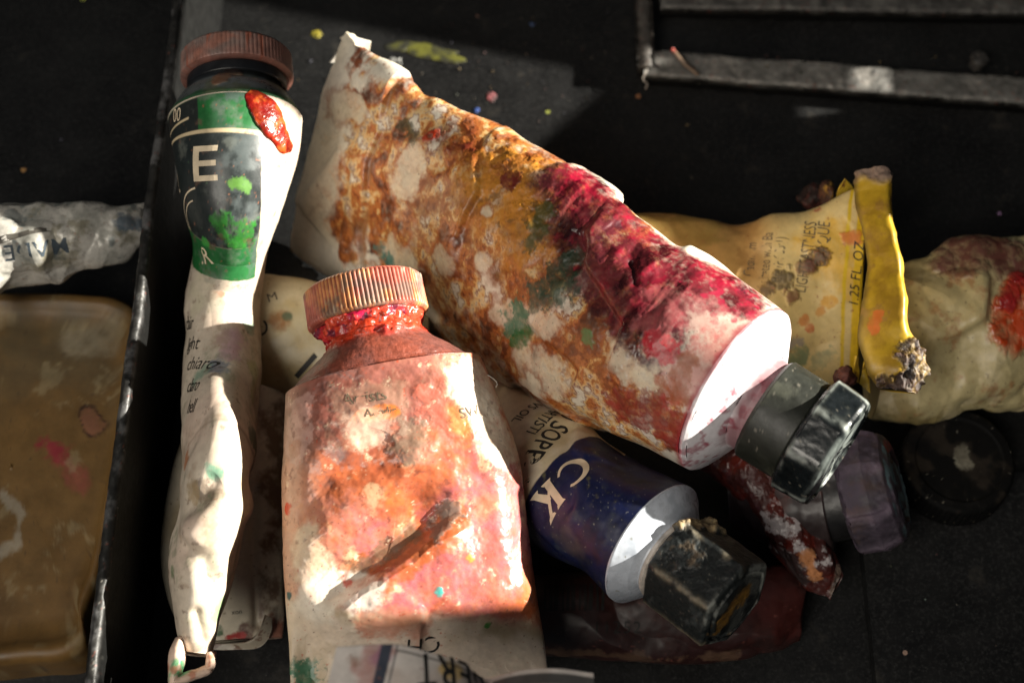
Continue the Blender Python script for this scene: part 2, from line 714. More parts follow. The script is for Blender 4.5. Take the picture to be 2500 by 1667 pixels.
def rail(name, pts, width, height, mat_top, seed=1, flat=False, col=(58, 56, 54), wob=0.25, edge_col=(120, 116, 110), bright=None):
    """an upright sheet-metal divider with a rounded, worn top edge: pts are its top line (mm)"""
    pts = np.array(pts, float)
    xs = np.concatenate([[0], np.cumsum(np.linalg.norm(np.diff(pts, axis=0), axis=1))])
    n = int(xs[-1] / 0.22)
    x = np.linspace(0, xs[-1], n)
    c = np.stack([np.interp(x, xs, pts[:, k]) for k in range(3)], 1)
    t = nrm(np.gradient(c, axis=0))
    side = nrm(np.cross(t, (0, 0, 1)))
    c = c + side * (wob * fbm(c, 0.06, 3, seed))[:, None]
    c[:, 2] += 0.2 * fbm(c, 0.12, 3, seed + 3)
    wdt = width / 2
    # profile: down one side, over the top, down the other
    prof = [(-wdt, -height)] + [(-wdt, -height * k) for k in (0.5, 0.25, 0.12, 0.06)] + [(-wdt, -wdt)]
    arc = [(-wdt * math.cos(a), -wdt + wdt * math.sin(a)) for a in np.linspace(0.2, math.pi - 0.2, 12)]
    if flat:
        prof = [(-wdt, -height)] + [(-wdt, -height * k) for k in (0.5, 0.25, 0.12, 0.06)] + [(-wdt, -0.5)]
        arc = [(-wdt + 0.15, -0.15)] + [(x_, 0.0) for x_ in np.linspace(-wdt + 0.5, wdt - 0.5, 24)] + [(wdt - 0.15, -0.15)]
    prof += arc + [(-p[0], p[1]) for p in prof[::-1]]
    prof = np.array(prof)
    pos = c[:, None] + prof[None, :, :1] * side[:, None] + prof[None, :, 1:] * np.array([0, 0, 1.0])
    s = Surf(pos)
    s.col[:] = lin((17, 17, 16))
    s.rgh[:] = 0.5
    dep = np.tile(-prof[:, 1], n)
    wear = sstep(0.9, 0.0, (dep / 1.2 if flat else dep / width) + 0.35 * s.noise(0.5, 5, seed + 5))
    s.lay(wear, col, 0.5)
    s.lay(wear * sstep(0.0, 0.5, s.noise(0.35, 5, seed + 9)), edge_col, 0.38)
    s.speckle(2.4, 0.62, (128, 74, 62), seed + 20, op=0.7)
    s.speckle(1.9, 0.68, (150, 146, 138), seed + 30, op=0.8)
    s.lay(sstep(0.7, 1.6, dep), (15, 15, 14), 0.55)
    s.h = 0.06 * s.noise(1.2, 3, seed)
    o = s.build(name, M_EDGE, box, caps=(True, True))
    return s


# long divider on the left, between the two compartments
zt = 24.0
a, b2 = P(432, -60, zt), P(240, 1680, zt)
xl = (a[0] + b2[0]) / 2
rail('divider', [(xl + 0.4, 125, zt), (xl - 0.2, 40, zt), (xl - 0.8, -40, zt), (xl - 1, -105, zt)], 1.5, zt, M_EDGE, 3, col=(44, 43, 41), edge_col=(105, 104, 104))
# cross ledge at the back right and the short divider that meets it
zb = 3.0
q1, q2 = P(1575, 150, zb), P(2540, 232, zb)
rail('ledge', [(q1[0], q1[1], zb), (q2[0] + 30, q2[1] - 2.2, zb)], 4.8, zb, M_EDGE, 8, True, col=(116, 114, 110), edge_col=(146, 142, 136), wob=0.3)
q3 = P(1565, -30, zb + 1)
rail('divider', [(q3[0], q3[1] + 30, zb + 1), (q1[0] + 0.2, q1[1] - 1.5, zb + 1)], 2.6, zb, M_EDGE, 12, col=(84, 80, 76), edge_col=(150, 142, 134))
q4 = P(2000, 6, zb)
rail('ledge', [(q1[0] + 3, q4[1] + 1.5, zb), (q2[0] + 30, q4[1] - 0.2, zb)], 5, zb, M_EDGE, 17, True, col=(84, 82, 80), edge_col=(110, 108, 104))
# low step pressed into the floor on the right
s1, s2 = P(2105, 1300, 3), P(2150, 1690, 3)
slab('raised_floor', [(s1[0], s1[1] + 9, 2.4), (s1[0], s2[1] - 25, 2.4), (128, s2[1] - 25, 2.4), (128, s1[1] + 9, 2.4)], 2.3, M_BOX, box)
# outer walls of the box, unseen; side heights shaped to place shadows
def wall_piece(name, y0, y1, z0, z1):
    slab(name, [(100, y0, z1), (102, y0, z1), (102, y1, z1), (100, y1, z1)], z1 - z0, M_BOX, box)


wall_piece('side_wall', -110, 19, 0, 42.6)
HY0, HY1, HZ0, HZ1 = 51.5, 57.5, 18.3, 21.3     # made-up hole that lets a spot of sun onto the ledge


def wall_profile(top, foot=0):
    pr = [(top[0][0], foot)] + top + [(top[-1][0], foot)]
    n = len(pr)
    raw_mesh('side_wall', [(x, y, z) for x in (100, 102) for y, z in pr],
             [list(range(n)), list(range(2 * n - 1, n - 1, -1))] + [[i, n + i, n + (i + 1) % n, (i + 1) % n] for i in range(n)], M_BOX, box, smooth=False)


wall_profile([(19, 46), (31, 46.5), (38, 44.5), (45, 41), (HY0, 36.5)])
wall_piece('side_wall', HY0, HY1, 0, HZ0)
wall_profile([(HY0, 36.5), (HY1, 33.8)], HZ1)
wall_profile([(HY1, 33.8), (63, 31.5), (82, 51), (90, 58), (117.5, 58)])  # top edge sloped to set where floor shadows end
wall_piece('sun_blocker', -23.2, -15.4, 42.7, 57.5)  # added blocker, out of view, keeps sun off the blue tube's cap
wall_piece('sun_blocker', -110, -23.3, 42.7, 125)  # taller added blocker, shades everything towards the near edge
wall_piece('sun_blocker', 43, 117.5, 76, 125)  # added upper strip, shades the green tube's cap
slab('back_wall', [(-130, 118, 41), (99.5, 118, 41), (99.5, 120, 41), (-130, 120, 41)], 41, M_BOX, box)

# rivet on the ledge
rp = P(2388, 150, zb + 1)
s = lathe(rp, (0.05, 0.1, 1), [(-1.2, 1.0), (0, 1.15), (0.5, 1.5), (1.0, 1.35), (1.35, 0.7), (1.4, 0.02)], nu=40, steps=5)
s.col[:] = lin((74, 72, 70))
s.speckle(2.0, 0.3, (120, 112, 104), 4)
s.h = 0.12 * s.noise(1.2, 3, 2)
s.build('rivet', M_EDGE, box)

# ------------------------------------------------------------------ white tube stained ochre and crimson
WHITE = (216, 208, 192)
mt_ = tube([
    (1909, 757, 1681, 1146, 29, None),
    (1774, 662, 1560, 1085, 27.2, 12.3, 0, 1.0),
    (1630, 580, 1441, 1039, 25.2, 11.2, -8, 1.0),
    (1475, 465, 1300, 982, 22.8, 9.6, -14, 1.0),
    (1303, 361, 1130, 880, 20, 7.8, -18, 1.0),
    (1130, 275, 960, 770, 17, 5.8, -20, 1.1),
    (1010, 198, 812, 693, 14.5, 3.6, -21, 1.2),
    (940, 160, 718, 642, 13, 2.0, -21, 1.2),
    (900, 118, 660, 580, 12.4, 0.9, -21, 1.2),
], nv=640, nt=330, nb=26)
main = thing('paint_tube', 'large white tube stained ochre and rust with crimson crust, black cap at right', 'paint tube', P(1300, 650, 0))
s = mt_
s.displace(facets(s, 40, 0.25, 5, 0.25) * sstep(4, 16, s.V) + creases(s, 9, 0.07, 0.55, 8) * sstep(3, 14, s.V) + 0.22 * s.noise(0.16, 3, 4) * sstep(3, 12, s.V))
s.col[:] = lin(WHITE)
s.lay(sstep(-0.2, 0.9, s.noise(0.09, 3, 71)), (206, 192, 160), op=0.6)
cren = s.noise(0.5, 5, 9)
big = s.noise(0.16, 5, 21)
mid_ = s.noise(0.33, 6, 22)
fine = s.noise(1.1, 4, 23)
# ochre stain with brown tide lines
reg = s.blob([(1000, 420), (1150, 560), (1330, 760), (1380, 860)], 300, 0.55, 0.16, 0.10, 31)
reg = np.maximum(reg, s.blob([(840, 500), (980, 420), (1100, 350)], 80, 0.7, 0.3, 0.12, 32))
reg *= 1 - s.blob([(790, 230), (800, 330), (765, 470), (735, 560)], 105, 0.5, 0.25, 0.25, 33)
reg = np.clip(reg, 0, 1)
soft = s.blob([(1000, 420), (1150, 560), (1330, 760), (1400, 880)], 330, 0.6, 0.12, 0.6, 31)
D = 0.60 + 0.44 * big + 0.46 * mid_ + 0.24 * cren + 0.12 * fine
STAIN = [(0.28, (226, 210, 176), 0.0), (0.40, (216, 176, 92), 0.6), (0.50, (202, 138, 44), 0.85), (0.64, (182, 98, 18), 0.92), (0.80, (126, 58, 14), 0.95), (0.98, (78, 36, 14), 0.97), (1.3, (54, 26, 14), 0.97)]
s.ramp(D, STAIN, np.clip(reg * 1.15, 0, 1), 0.3)
for k, (lv, wd, op) in enumerate(((0.32, 0.05, 0.9), (0.57, 0.035, 0.7), (0.76, 0.04, 0.7))):
    s.lay(np.exp(-((D - lv) / wd) ** 2) * reg, (112, 50, 12), 0.5, op=op)
s.h += reg * 0.14 * sstep(0.6, 1.1, D)
# brown crust
D2 = 0.5 + 0.4 * s.noise(0.26, 6, 41) + 0.2 * cren + 0.15 * fine
br2 = s.blob([(1130, 335), (1210, 370), (1260, 420)], 80, 0.7, 0.35, 0.6, 42)
s.ramp(D2, [(0.2, (150, 88, 34), 0.0), (0.45, (136, 70, 26), 0.7), (0.7, (96, 34, 16), 0.95), (1.1, (70, 22, 14), 1)], br2, 0.38)
s.h += br2 * 0.25 * sstep(0.4, 0.9, D2)
for k, (pts, r) in enumerate(([[(880, 545), (850, 575)], 60], [[(1030, 500), (1140, 520)], 70], [[(1290, 560), (1420, 620)], 80], [[(1200, 690), (1250, 720)], 60], [[(1400, 830), (1460, 900)], 60])):
    s.ramp(D2, [(0.25, (150, 88, 34), 0.0), (0.5, (130, 72, 28), 0.75), (0.85, (80, 42, 20), 0.95)], s.blob(pts, r, 0.7, 0.4, 0.6, 43 + k), 0.5)
# yellow ochre field
yo = s.blob([(1210, 460), (1330, 520), (1300, 570)], 100, 0.7, 0.35, 0.45, 51)
s.lay(yo, lin((184, 124, 36)) * (1 + 0.4 * cren + 0.25 * fine)[:, None], 0.45, 0.10, op=0.72)
s.lay(yo * sstep(0.35, 0.6, s.noise(0.7, 5, 52)), (92, 62, 22), op=0.7)
s.lay(s.blob([(1245, 440)], 26, 0.7, 0.6, 0.15, 53), (96, 28, 18), 0.4, 0.1)
# white islands kept clear by the stain
for k, (pts, r) in enumerate(([[(1010, 400), (990, 450)], 42], [[(1230, 770), (1340, 790)], 34], [[(1290, 880), (1350, 920)], 46],
                              [[(1300, 950)], 36], [[(1500, 860), (1540, 900), (1600, 925)], 38], [[(1080, 640)], 34], [[(1190, 520)], 15],
                              [[(960, 620), (1000, 650)], 42], [[(1180, 640)], 24], [[(830, 260), (880, 265)], 34])):
    mk = s.blob(pts, r * 1.3, 0.6, 0.5, 0.30, 60 + k, 6)
    inner = s.blob(pts, r, 0.6, 0.5, 0.22, 60 + k, 6)
    s.lay(mk * (1 - inner), (136, 66, 16), 0.5, 0.05, op=0.85)
    s.lay(inner, (208, 196, 172), 0.36, op=0.8)
# crimson crust: thick, lumpy
cr = s.blob([(1400, 470), (1460, 540), (1530, 600), (1600, 660), (1700, 690), (1800, 710)], 88, 0.6, 0.25, 0.28, 81, 6)
cr = np.maximum(cr, s.blob([(1560, 640), (1580, 720), (1610, 800)], 60, 0.7, 0.3, 0.28, 82, 6))
cr = np.maximum(cr, s.blob([(1420, 560), (1480, 680), (1560, 790)], 74, 0.75, 0.3, 0.2, 83) * 0.92)
cn = 0.5 + 0.48 * s.noise(0.24, 5, 84) + 0.06 * fine
edge_r = s.blob([(1440, 440), (1530, 500), (1640, 590), (1760, 660), (1860, 730)], 60, 0.8, 0.3, 0.6, 85)
s.ramp(cn, [(0.05, (54, 20, 26), 1), (0.3, (80, 24, 34), 1), (0.5, (104, 34, 40), 1), (0.68, (116, 34, 44), 1), (0.9, (134, 16, 40), 1)], cr, 0.42)
s.lay(cr * edge_r * sstep(0.25, 0.5, cn), lin((150, 16, 44)) * (1 + 0.1 * fine)[:, None], 0.24, op=0.85)
s.lay(cr * sstep(0.3, 0.7, s.noise(0.5, 5, 88)), (146, 20, 44), 0.28, op=0.6)
hm = sstep(0.0, 0.9, 1.15 - s.dist([(1400, 470), (1460, 540), (1530, 600), (1600, 660), (1700, 690), (1790, 705)]) / 5.2)
hm = np.maximum(hm, sstep(0.0, 0.9, 1.15 - s.dist([(1560, 640), (1580, 720), (1605, 790)]) / 3.4))
wdir, tdir = nrm(s.W.mean(0)), nrm(s.T.mean(0))
qs = np.stack([s.p @ wdir * 0.28, s.p @ tdir, s.p @ np.cross(wdir, tdir) * 0.4], 1)
strk2 = fbm(qs, 0.55, 4, 96)
s.h += hm * np.maximum(0.03, 0.24 + 0.42 * s.noise(0.15, 2, 86) + 0.20 * strk2)
s.lay(cr * sstep(0.05, 0.5, strk2), lin((142, 14, 40)), 0.2, op=0.75)
s.lay(cr * sstep(0.1, 0.6, -strk2), lin((66, 22, 28)), 0.3, op=0.6)
dusty = cr * sstep(0.3, 0.8, s.noise(0.4, 5, 98))
s.lay(dusty, (118, 74, 72), 0.6, op=0.3)
ring = s.dist([(1548, 640)])
s.h += 0.35 * np.exp(-((ring - 2.4) / 0.9) ** 2) * cr - 0.35 * np.exp(-((s.dist([(1545, 640), (1550, 690)])) / 0.5) ** 2)
s.lay(np.exp(-(s.dist([(1543, 640), (1548, 690)]) / 0.5) ** 2), (40, 6, 10))
s.lay(s.blob([(1600, 840), (1620, 850)], 30, 0.8, 0.5, 0.2, 89), (186, 14, 40), 0.4, op=0.9)
s.lay(s.blob([(1640, 760), (1760, 800), (1800, 820)], 60, 1.0, 0.5, 0.3, 90), (176, 96, 96), 0.5, op=0.5)
strk = sstep(0.15, 0.5, fbm(s.p * np.array([1, 1, 1]) @ np.eye(3), 0.9, 4, 91))
s.lay(s.blob([(1700, 720), (1880, 760)], 60, 0.9, 0.4, 0.5, 92) * strk, (158, 30, 58), 0.4, op=0.8)
# red brown strip low on the right
rb = s.blob([(1520, 985), (1600, 1010), (1680, 1065)], 44, 0.8, 0.4, 0.12, 93)
s.lay(rb, lin((128, 40, 30)) * (1 + 0.5 * cren)[:, None], 0.45, 0.15, op=0.9)
s.lay(s.blob([(1660, 940), (1720, 880), (1740, 960)], 55, 1.1, 0.4, 0.3, 94), (190, 40, 52), 0.45, op=0.55)
s.lay(s.blob([(1670, 890), (1650, 950)], 30, 1.0, 0.5, 0.25, 95), (150, 80, 36), 0.5, op=0.8)
# greens
for k, (pts, r, rgb) in enumerate(([[(1310, 730), (1380, 700)], 34, (22, 66, 50)], [[(1350, 660), (1390, 640)], 30, (24, 48, 30)], [[(1275, 760), (1250, 800)], 26, (46, 110, 84)],
                                   [[(935, 620), (945, 640)], 22, (40, 118, 112)], [[(1260, 825), (1290, 815)], 16, (30, 92, 44)], [[(1330, 520), (1300, 590)], 20, (60, 66, 24)],
                                   [[(1430, 820)], 18, (90, 120, 70)], [[(985, 305), (1010, 330)], 18, (58, 62, 44)])):
    s.lay(s.blob(pts, r, 1.2, 0.7, 0.25, 100 + k), rgb, 0.45, 0.05, op=0.85)
s.lay(s.blob([(1040, 335), (1065, 330)], 13, 0.5, 0.8, 0.15, 120) - s.blob([(1052, 333)], 7, 0.4, 0.8, 0.2, 121), (150, 44, 20), 0.3, 0.2)
s.speckle(2.7, 0.72, (96, 52, 30), 130, 0.8)
s.speckle(2.0, 0.80, (150, 60, 52), 131, 0.7)
s.speckle(4.1, 0.74, (60, 58, 40), 132, 0.7)
s.lay(sstep(1.0, 0.0, s.V / 0.8 + 0.6 * cren), (150, 30, 50), 0.4, op=0.7)
vt = s.V[s.near(905, 420)] + 1.2 * s.noise(0.12, 3, 133)
s.h += 0.75 * sstep(-0.5, 0.4, s.V - vt)
s.lay(np.exp(-((s.V - vt + 0.5) / 0.45) ** 2) * sstep(-0.5, 0.3, s.noise(0.4, 4, 134)), (132, 84, 34), 0.6, op=0.8)
s.build('tube_body', M_LACQ, main, caps=(False, True))
mainS = s


def sheet(name, top, bottom, thick, mat, parent, paint=None, nu=120, nv=60, bulge=0.0, wob=0.15, seed=1):
    """a thin folded sheet between two lines of points (mm); thick: mm"""
    def rs(q, n):
        q = np.array(q, float)
        xs = np.concatenate([[0], np.cumsum(np.linalg.norm(np.diff(q, axis=0), axis=1))])
        return interp_rows(np.linspace(0, xs[-1], n), xs, q)
    A_, B_ = rs(top, nu), rs(bottom, nu)
    v = np.linspace(0, 1, nv)[:, None, None]
    g = A_[None] * (1 - v) + B_[None] * v
    n = nrm(np.cross(np.gradient(g, axis=1), np.gradient(g, axis=0)))
    if np.sum(n * (CAM - g)) < 0:
        n = -n
    u = np.linspace(0, 1, nu)[None, :, None]
    g = g + n * (bulge * np.sin(np.pi * u) * v)
    g = g + n * (wob * fbm(g.reshape(-1, 3), 0.25, 3, seed)).reshape(nv, nu, 1)
    und = g - n * (thick + 2 * bulge * np.sin(np.pi * u) * v)
    pos = np.concatenate([g, und[:, ::-1]], 1)
    s = Surf(pos)
    s.col[:] = lin((222, 216, 206))
    if paint:
        paint(s)
    s.build(name, mat, parent, caps=(True, True))
    return s


def pt_flap(s):
    s.col[:] = lin((232, 226, 214))
    s.speckle(1.7, 0.6, (150, 70, 50), 4, 0.8)


sheet('folded_corner', [P(805, 155, 20), P(835, 118, 22), P(862, 90, 23)], [P(893, 160, 18.5), P(902, 128, 20.5), P(906, 104, 22)], 0.35, M_LACQ, main, pt_flap, 60, 40)

# shoulder, neck, cap of the main tube
o0, ax0 = s.C[0], -s.T[0]
R0 = s.A[0]
sh = lathe(o0, ax0, [(0.0, R0), (0.35, R0 - 0.05), (0.7, R0 - 0.5), (2.6, 7.6), (3.2, 6.4), (4.4, 5.9), (6.0, 5.7)], nu=260, nv=60, W=s.W[0])
sh.col[:] = lin((224, 218, 222))
sh.rgh[:] = 0.35
stk = sh.blob([(1720, 1095), (1800, 1030), (1850, 960)], 55, 1.2, 0.3, 0.2, 140)
sh.lay(stk * sstep(-0.1, 0.4, sh.noise(0.8, 4, 141)), (150, 24, 60), 0.35, op=0.9)
sh.lay(sstep(0.5, 0.0, sh.d + 0.3 * sh.noise(0.8, 4, 142)), (176, 66, 78), 0.4, op=0.75)
sh.lay(sstep(2.6, 4.0, sh.d + 0.4 * sh.noise(0.6, 4, 143)), (120, 62, 70), 0.5, op=0.85)
sh.speckle(1.5, 0.75, (140, 60, 40), 144)
sh.h = 0.08 * sh.noise(0.3, 3, 145)
sh.build('shoulder', M_LACQ, main)


def cap_common(s, seed, dust=(92, 92, 86), thr=0.25, op=0.6):
    s.lay(sstep(thr, thr + 0.5, s.noise(0.35, 6, seed)), dust, 0.8, op=op)
    s.speckle(2.9, 0.66, (128, 122, 110), seed + 1, op=0.7)


axc = nrm(ax0 + np.array([0.08, 0.0, -0.14]))
oc = o0 + ax0 * 4.2
col_ = lathe(oc, axc, [(0, 5.5), (0.1, 6.4), (0.5, 6.8), (5.6, 6.7), (6.0, 6.4), (6.2, 5.0)], nu=120, steps=8)
col_.col[:] = lin((34, 36, 29))
col_.rgh[:] = 0.5
cap_common(col_, 150, (70, 72, 56))
capm = col_.build('cap_collar', M_PLAST, main, caps=(True, True))
pg = polygon_r(8, 0.2, 1.045)


def octo(th, d, r):
    k = sstep(5.9, 6.3, d) * (1 - sstep(10.6, 11.3, d))
    return r * (1 - k) + r * pg(th) * k


hx = lathe(oc, axc, [(5.7, 5.0), (5.8, 7.0), (6.3, 7.6), (10.2, 7.35), (10.7, 7.1), (10.9, 6.3), (10.6, 6.1), (10.5, 0.05)], nu=240, nv=60, radial=octo)
hx.col[:] = lin((18, 22, 24))
hx.rgh[:] = 0.25
edge = np.exp(-((np.abs(np.mod(hx.th + 0.2, np.pi / 4) - 0.0)) / 0.05) ** 2) + np.exp(-((np.mod(hx.th + 0.2, np.pi / 4) - np.pi / 4) / 0.05) ** 2)
hx.lay(np.clip(edge, 0, 1) * sstep(-0.5, 0.3, hx.noise(0.6, 4, 156)) * (hx.d > 6) , (150, 156, 150), 0.6, op=0.75)
hx.lay(np.exp(-((hx.d - 6.3) / 0.25) ** 2) * sstep(-0.4, 0.4, hx.noise(0.5, 4, 157)), (140, 146, 140), 0.6, op=0.7)
hx.lay(np.exp(-((hx.d - 10.6) / 0.3) ** 2) * sstep(-0.4, 0.4, hx.noise(0.5, 4, 158)), (130, 138, 134), 0.6, op=0.6)
cap_common(hx, 159, (78, 78, 68), 0.45, 0.5)
hx.h = 0.05 * hx.noise(1.0, 3, 160)
capm.parent = hx.build('cap', M_PLAST, main)


# ------------------------------------------------------------------ orange and pink smeared tube
s = tube([
    (698, 962, 1176, 886, 26.5, 8.2, 0, 0.75),
    (692, 1063, 1224, 1005, 25.5, 7.8, 0, 0.75),
    (689, 1169, 1266, 1120, 24.5, 7.2, -2, 0.75),
    (691, 1276, 1284, 1254, 23.5, 6.6, -3, 0.75),
    (694, 1400, 1302, 1400, 22.5, 5.8, -4, 0.8),
    (707, 1573, 1330, 1563, 20.5, 4.5, -4, 1.0),
    (712, 1740, 1352, 1740, 19.5, 2.8, -3, 1.1),
], nv=520, nt=360, nb=26)
org = thing('paint_tube', 'crumpled tube smeared orange and pink, with ribbed coppery cap, in the sunlight', 'paint tube', P(980, 1200, 0))
tt = np.tile(usamples(360, 26), s.nv)
face = sstep(0.15, 0.75, np.clip(np.sin(tt), 0, 1))
s.displace((facets(s, 18, 0.12, 15, 0.10) + creases(s, 12, 0.075, 0.40, 18)) * sstep(1.0, 9, s.V) * (0.1 + 0.9 * face))
fa, fb, fc_ = s.pt(815, 1500), s.pt(1125, 1285), s.pt(900, 1300)
fab = fb - fa
fn_ = nrm(np.cross(fab, s.n[s.near(970, 1400)]))
fn_ = fn_ * np.sign((fc_ - fa) @ fn_)
fq = (s.p - fa) @ fn_ + 0.5 * s.noise(0.2, 3, 19)
fl = (s.p - fa) @ fab / (fab @ fab)
env = sstep(-0.12, 0.15, fl) * sstep(1.15, 0.8, fl)
# a fold: lifted lip, sharp drop, slow rise
fold = env * np.interp(fq, [-9, -4, -1.2, -0.2, 0.5, 1.8, 3.4, 5.2, 8.0], [0, 0.25, 0.85, 1.15, 0.7, -1.5, -1.9, -1.1, 0.0])
rg1 = s.dist([(740, 1330), (860, 1230), (1010, 1170), (1200, 1110)])
rg2 = s.dist([(850, 1545), (1000, 1490), (1180, 1455), (1300, 1430)])
rg3 = s.dist([(690, 1185), (860, 1150), (1010, 1128), (1160, 1080)])
rg4 = s.dist([(735, 1000), (745, 1150), (735, 1300)])
rg5 = s.dist([(1120, 930), (1160, 1060), (1215, 1200), (1230, 1330)])
s.displace((0.12 + 0.88 * face) * (fold + 0.5 * np.exp(-(rg1 / 2.6) ** 2) + 0.7 * np.exp(-(rg2 / 2.2) ** 2)
           - 0.22 * np.exp(-(rg3 / 0.8) ** 2) + 0.35 * np.exp(-(rg4 / 1.5) ** 2) + 0.4 * np.exp(-(rg5 / 1.8) ** 2)
           - 0.5 * np.exp(-(s.dist([(900, 1060), (1060, 1040)]) / 2.2) ** 2) + 0.10 * s.noise(0.5, 3, 16)))
# the sharp bend across the lower body
vb = s.V[s.near(1000, 1500)]
bend = s.V - vb - 0.12 * np.clip(s.S, -14, 14)
s.displace(-2.0 * sstep(-1.0, 9.0, bend) * sstep(0.0, 0.5, np.abs(np.sin(np.tile(usamples(360, 26), s.nv)))))
s.col[:] = lin((206, 178, 150))
fine = s.noise(1.1, 4, 200)
big = s.noise(0.13, 5, 201)
midn = s.noise(0.35, 5, 202)
D = 0.5 + 0.30 * s.noise(0.10, 5, 203) + 0.26 * midn + 0.12 * fine
s.ramp(D, [(0.0, (120, 62, 46), 0.95), (0.22, (166, 78, 42), 0.95), (0.42, (182, 96, 62), 0.95), (0.58, (190, 112, 92), 0.95), (0.74, (198, 126, 90), 0.9), (0.92, (214, 168, 126), 0.85), (1.15, (226, 200, 166), 0.8)], None, 0.3)
s.ramp(0.5 + 0.5 * s.noise(0.2, 5, 204) + 0.15 * fine, [(0.5, (196, 100, 44), 0.0), (0.8, (198, 100, 44), 0.8), (1.1, (150, 80, 40), 0.9)], sstep(4, 9, s.V), 0.32)
mauve = s.blob([(980, 1420), (1150, 1350), (1230, 1250)], 130, 0.8, 0.2, 0.6, 205)
s.ramp(0.5 + 0.5 * s.noise(0.25, 5, 208), [(0.1, (184, 104, 112), 0.3), (0.5, (178, 96, 110), 0.75), (0.9, (198, 134, 110), 0.6)], mauve, 0.28)
cream = sstep(0.35, 0.75, s.noise(0.3, 5, 206))
s.lay(cream, (216, 182, 142), 0.35, op=0.6)
s.lay(s.blob([(740, 1320), (780, 1400), (800, 1450)], 40, 0.7, 0.4, 0.4, 209), (226, 206, 176), 0.35, op=0.8)  # pale highlight painted along the lower left edge
# shoulder edge and upper label, red brown, upper left darkened as painted shade
top = sstep(13.0, 7.0, s.V + 2.0 * midn) * sstep(9, 5, s.S)
s.lay(top, lin((126, 76, 68)) * (1 + 0.3 * fine + 0.5 * midn)[:, None], 0.38, op=0.8)
s.lay(s.blob([(860, 985), (950, 975)], 46, 0.7, 0.5, 0.2, 210), (150, 112, 92), 0.5, op=0.8)
s.lay(s.blob([(880, 1012), (960, 1005)], 16, 0.7, 0.6, 0.2, 211), (206, 112, 34), 0.45, op=0.9)
s.lay(s.blob([(990, 1040), (1010, 1080)], 34, 1.2, 0.7, 0.4, 212), (120, 104, 86), 0.6, 0.1, op=0.8)
s.lay(s.blob([(1060, 985), (1110, 1010)], 40, 1.0, 0.6, 0.25, 213), (176, 92, 74), 0.4, 0.1, op=0.8)
s.lay(s.blob([(1150, 930), (1190, 1000), (1225, 1080)], 56, 0.6, 0.3, 0.2, 214), (236, 226, 204), 0.4, op=0.9)  # bright cream painted on the right side as sunlight
s.lay(s.blob([(1130, 1030), (1120, 1010)], 22, 0.8, 0.5, 0.5, 215), (196, 140, 70), 0.4, op=0.6)
s.lay(s.blob([(860, 1050), (930, 1045)], 36, 1.0, 0.5, 0.4, 216), (220, 186, 164), 0.3, op=0.7)
s.lay(s.blob([(720, 1000), (720, 1080)], 36, 1.0, 0.5, 0.2, 217), (184, 140, 130), 0.45, op=0.8)
s.lay(s.blob([(718, 1100)], 20, 0.8, 0.5, 0.2, 218), (150, 74, 34), 0.5, op=0.8)
# orange brown in the dent
s.lay(s.blob([(900, 1400), (980, 1360), (1080, 1290), (1110, 1260)], 40, 0.7, 0.5, 0.15, 220), lin((156, 84, 40)) * (1 + 0.4 * fine)[:, None], 0.45, op=0.9)
s.lay(s.blob([(880, 1385), (950, 1345), (1010, 1310)], 22, 0.9, 0.6, 0.2, 221), (112, 88, 66), 0.55, op=0.85)
s.lay(s.blob([(1100, 1300), (1010, 1390), (900, 1460)], 14, 0.8, 0.6, 0.2, 222), (170, 82, 40), 0.4, op=0.85)
s.lay(s.blob([(1070, 1290), (1100, 1250)], 26, 1.0, 0.8, 0.2, 223), (120, 104, 92), 0.6, 0.1, op=0.8)
# lower white part
low = sstep(-1.0, 1.5, s.V - vb - 0.12 * s.S + 0.8 * midn)
s.lay(low, lin((206, 196, 178)) * (1 + 0.08 * fine)[:, None], 0.5, op=0.85)
s.lay(low * sstep(-0.1, 0.5, s.noise(0.12, 4, 225)), (150, 128, 84), 0.55, op=0.7)
s.lay(s.blob([(920, 1520), (1010, 1530)], 40, 0.9, 0.4, 0.3, 226), (186, 112, 84), 0.5, op=0.7)
s.lay(s.blob([(760, 1470), (830, 1440), (890, 1440)], 40, 0.6, 0.3, 0.2, 227), (222, 214, 200), 0.45, op=0.85)
s.lay(sstep(-0.5, -1.0, -np.abs(0) + s.S / 16), (206, 186, 160), 0.5, op=0.5)
for k, (x, y, r, rgb) in enumerate(((700, 1240, 12, (196, 66, 30)), (1075, 1448, 10, (70, 176, 168)), (705, 1455, 9, (60, 84, 84)), (1190, 1525, 8, (70, 130, 50)),
                                    (950, 1320, 9, (96, 50, 34)), (1150, 1360, 10, (214, 130, 50)), (745, 1645, 30, (70, 110, 84)), (850, 1425, 10, (190, 70, 50)))):
    s.lay(s.blob([(x, y)], r, 0.7, 1.2, 0.2, 230 + k), rgb, 0.4, 0.05)
s.speckle(2.4, 0.66, (176, 70, 44), 240, 0.7)
s.speckle(2.9, 0.68, (90, 60, 50), 241, 0.7)
s.lay(sstep(0.4, 0.8, s.noise(1.0, 6, 244)) * (1 - low), (96, 52, 40), 0.5, op=0.55)
s.lay(sstep(0.5, 0.85, s.noise(0.8, 6, 245)) * (1 - low), (232, 208, 176), 0.25, op=0.6)
s.h += 0.05 * s.noise(0.9, 4, 243) * (1 - low)
s.build('tube_body', M_LACQ, org, caps=(False, True))
orgS = s
o0, ax0, R0, e0 = s.C[0], -s.T[0], s.A[0], s.B[0] / s.A[0]
sh = lathe(o0, ax0, [(0.0, R0), (0.15, R0 - 0.05), (0.5, R0 - 0.7), (3.4, 7.9), (4.4, 6.4), (5.2, 5.7), (8.6, 5.5)], nu=260, nv=80, W=s.W[0],
           e=lambda d: e0 + (1 - e0) * min(1, d / 4.5))
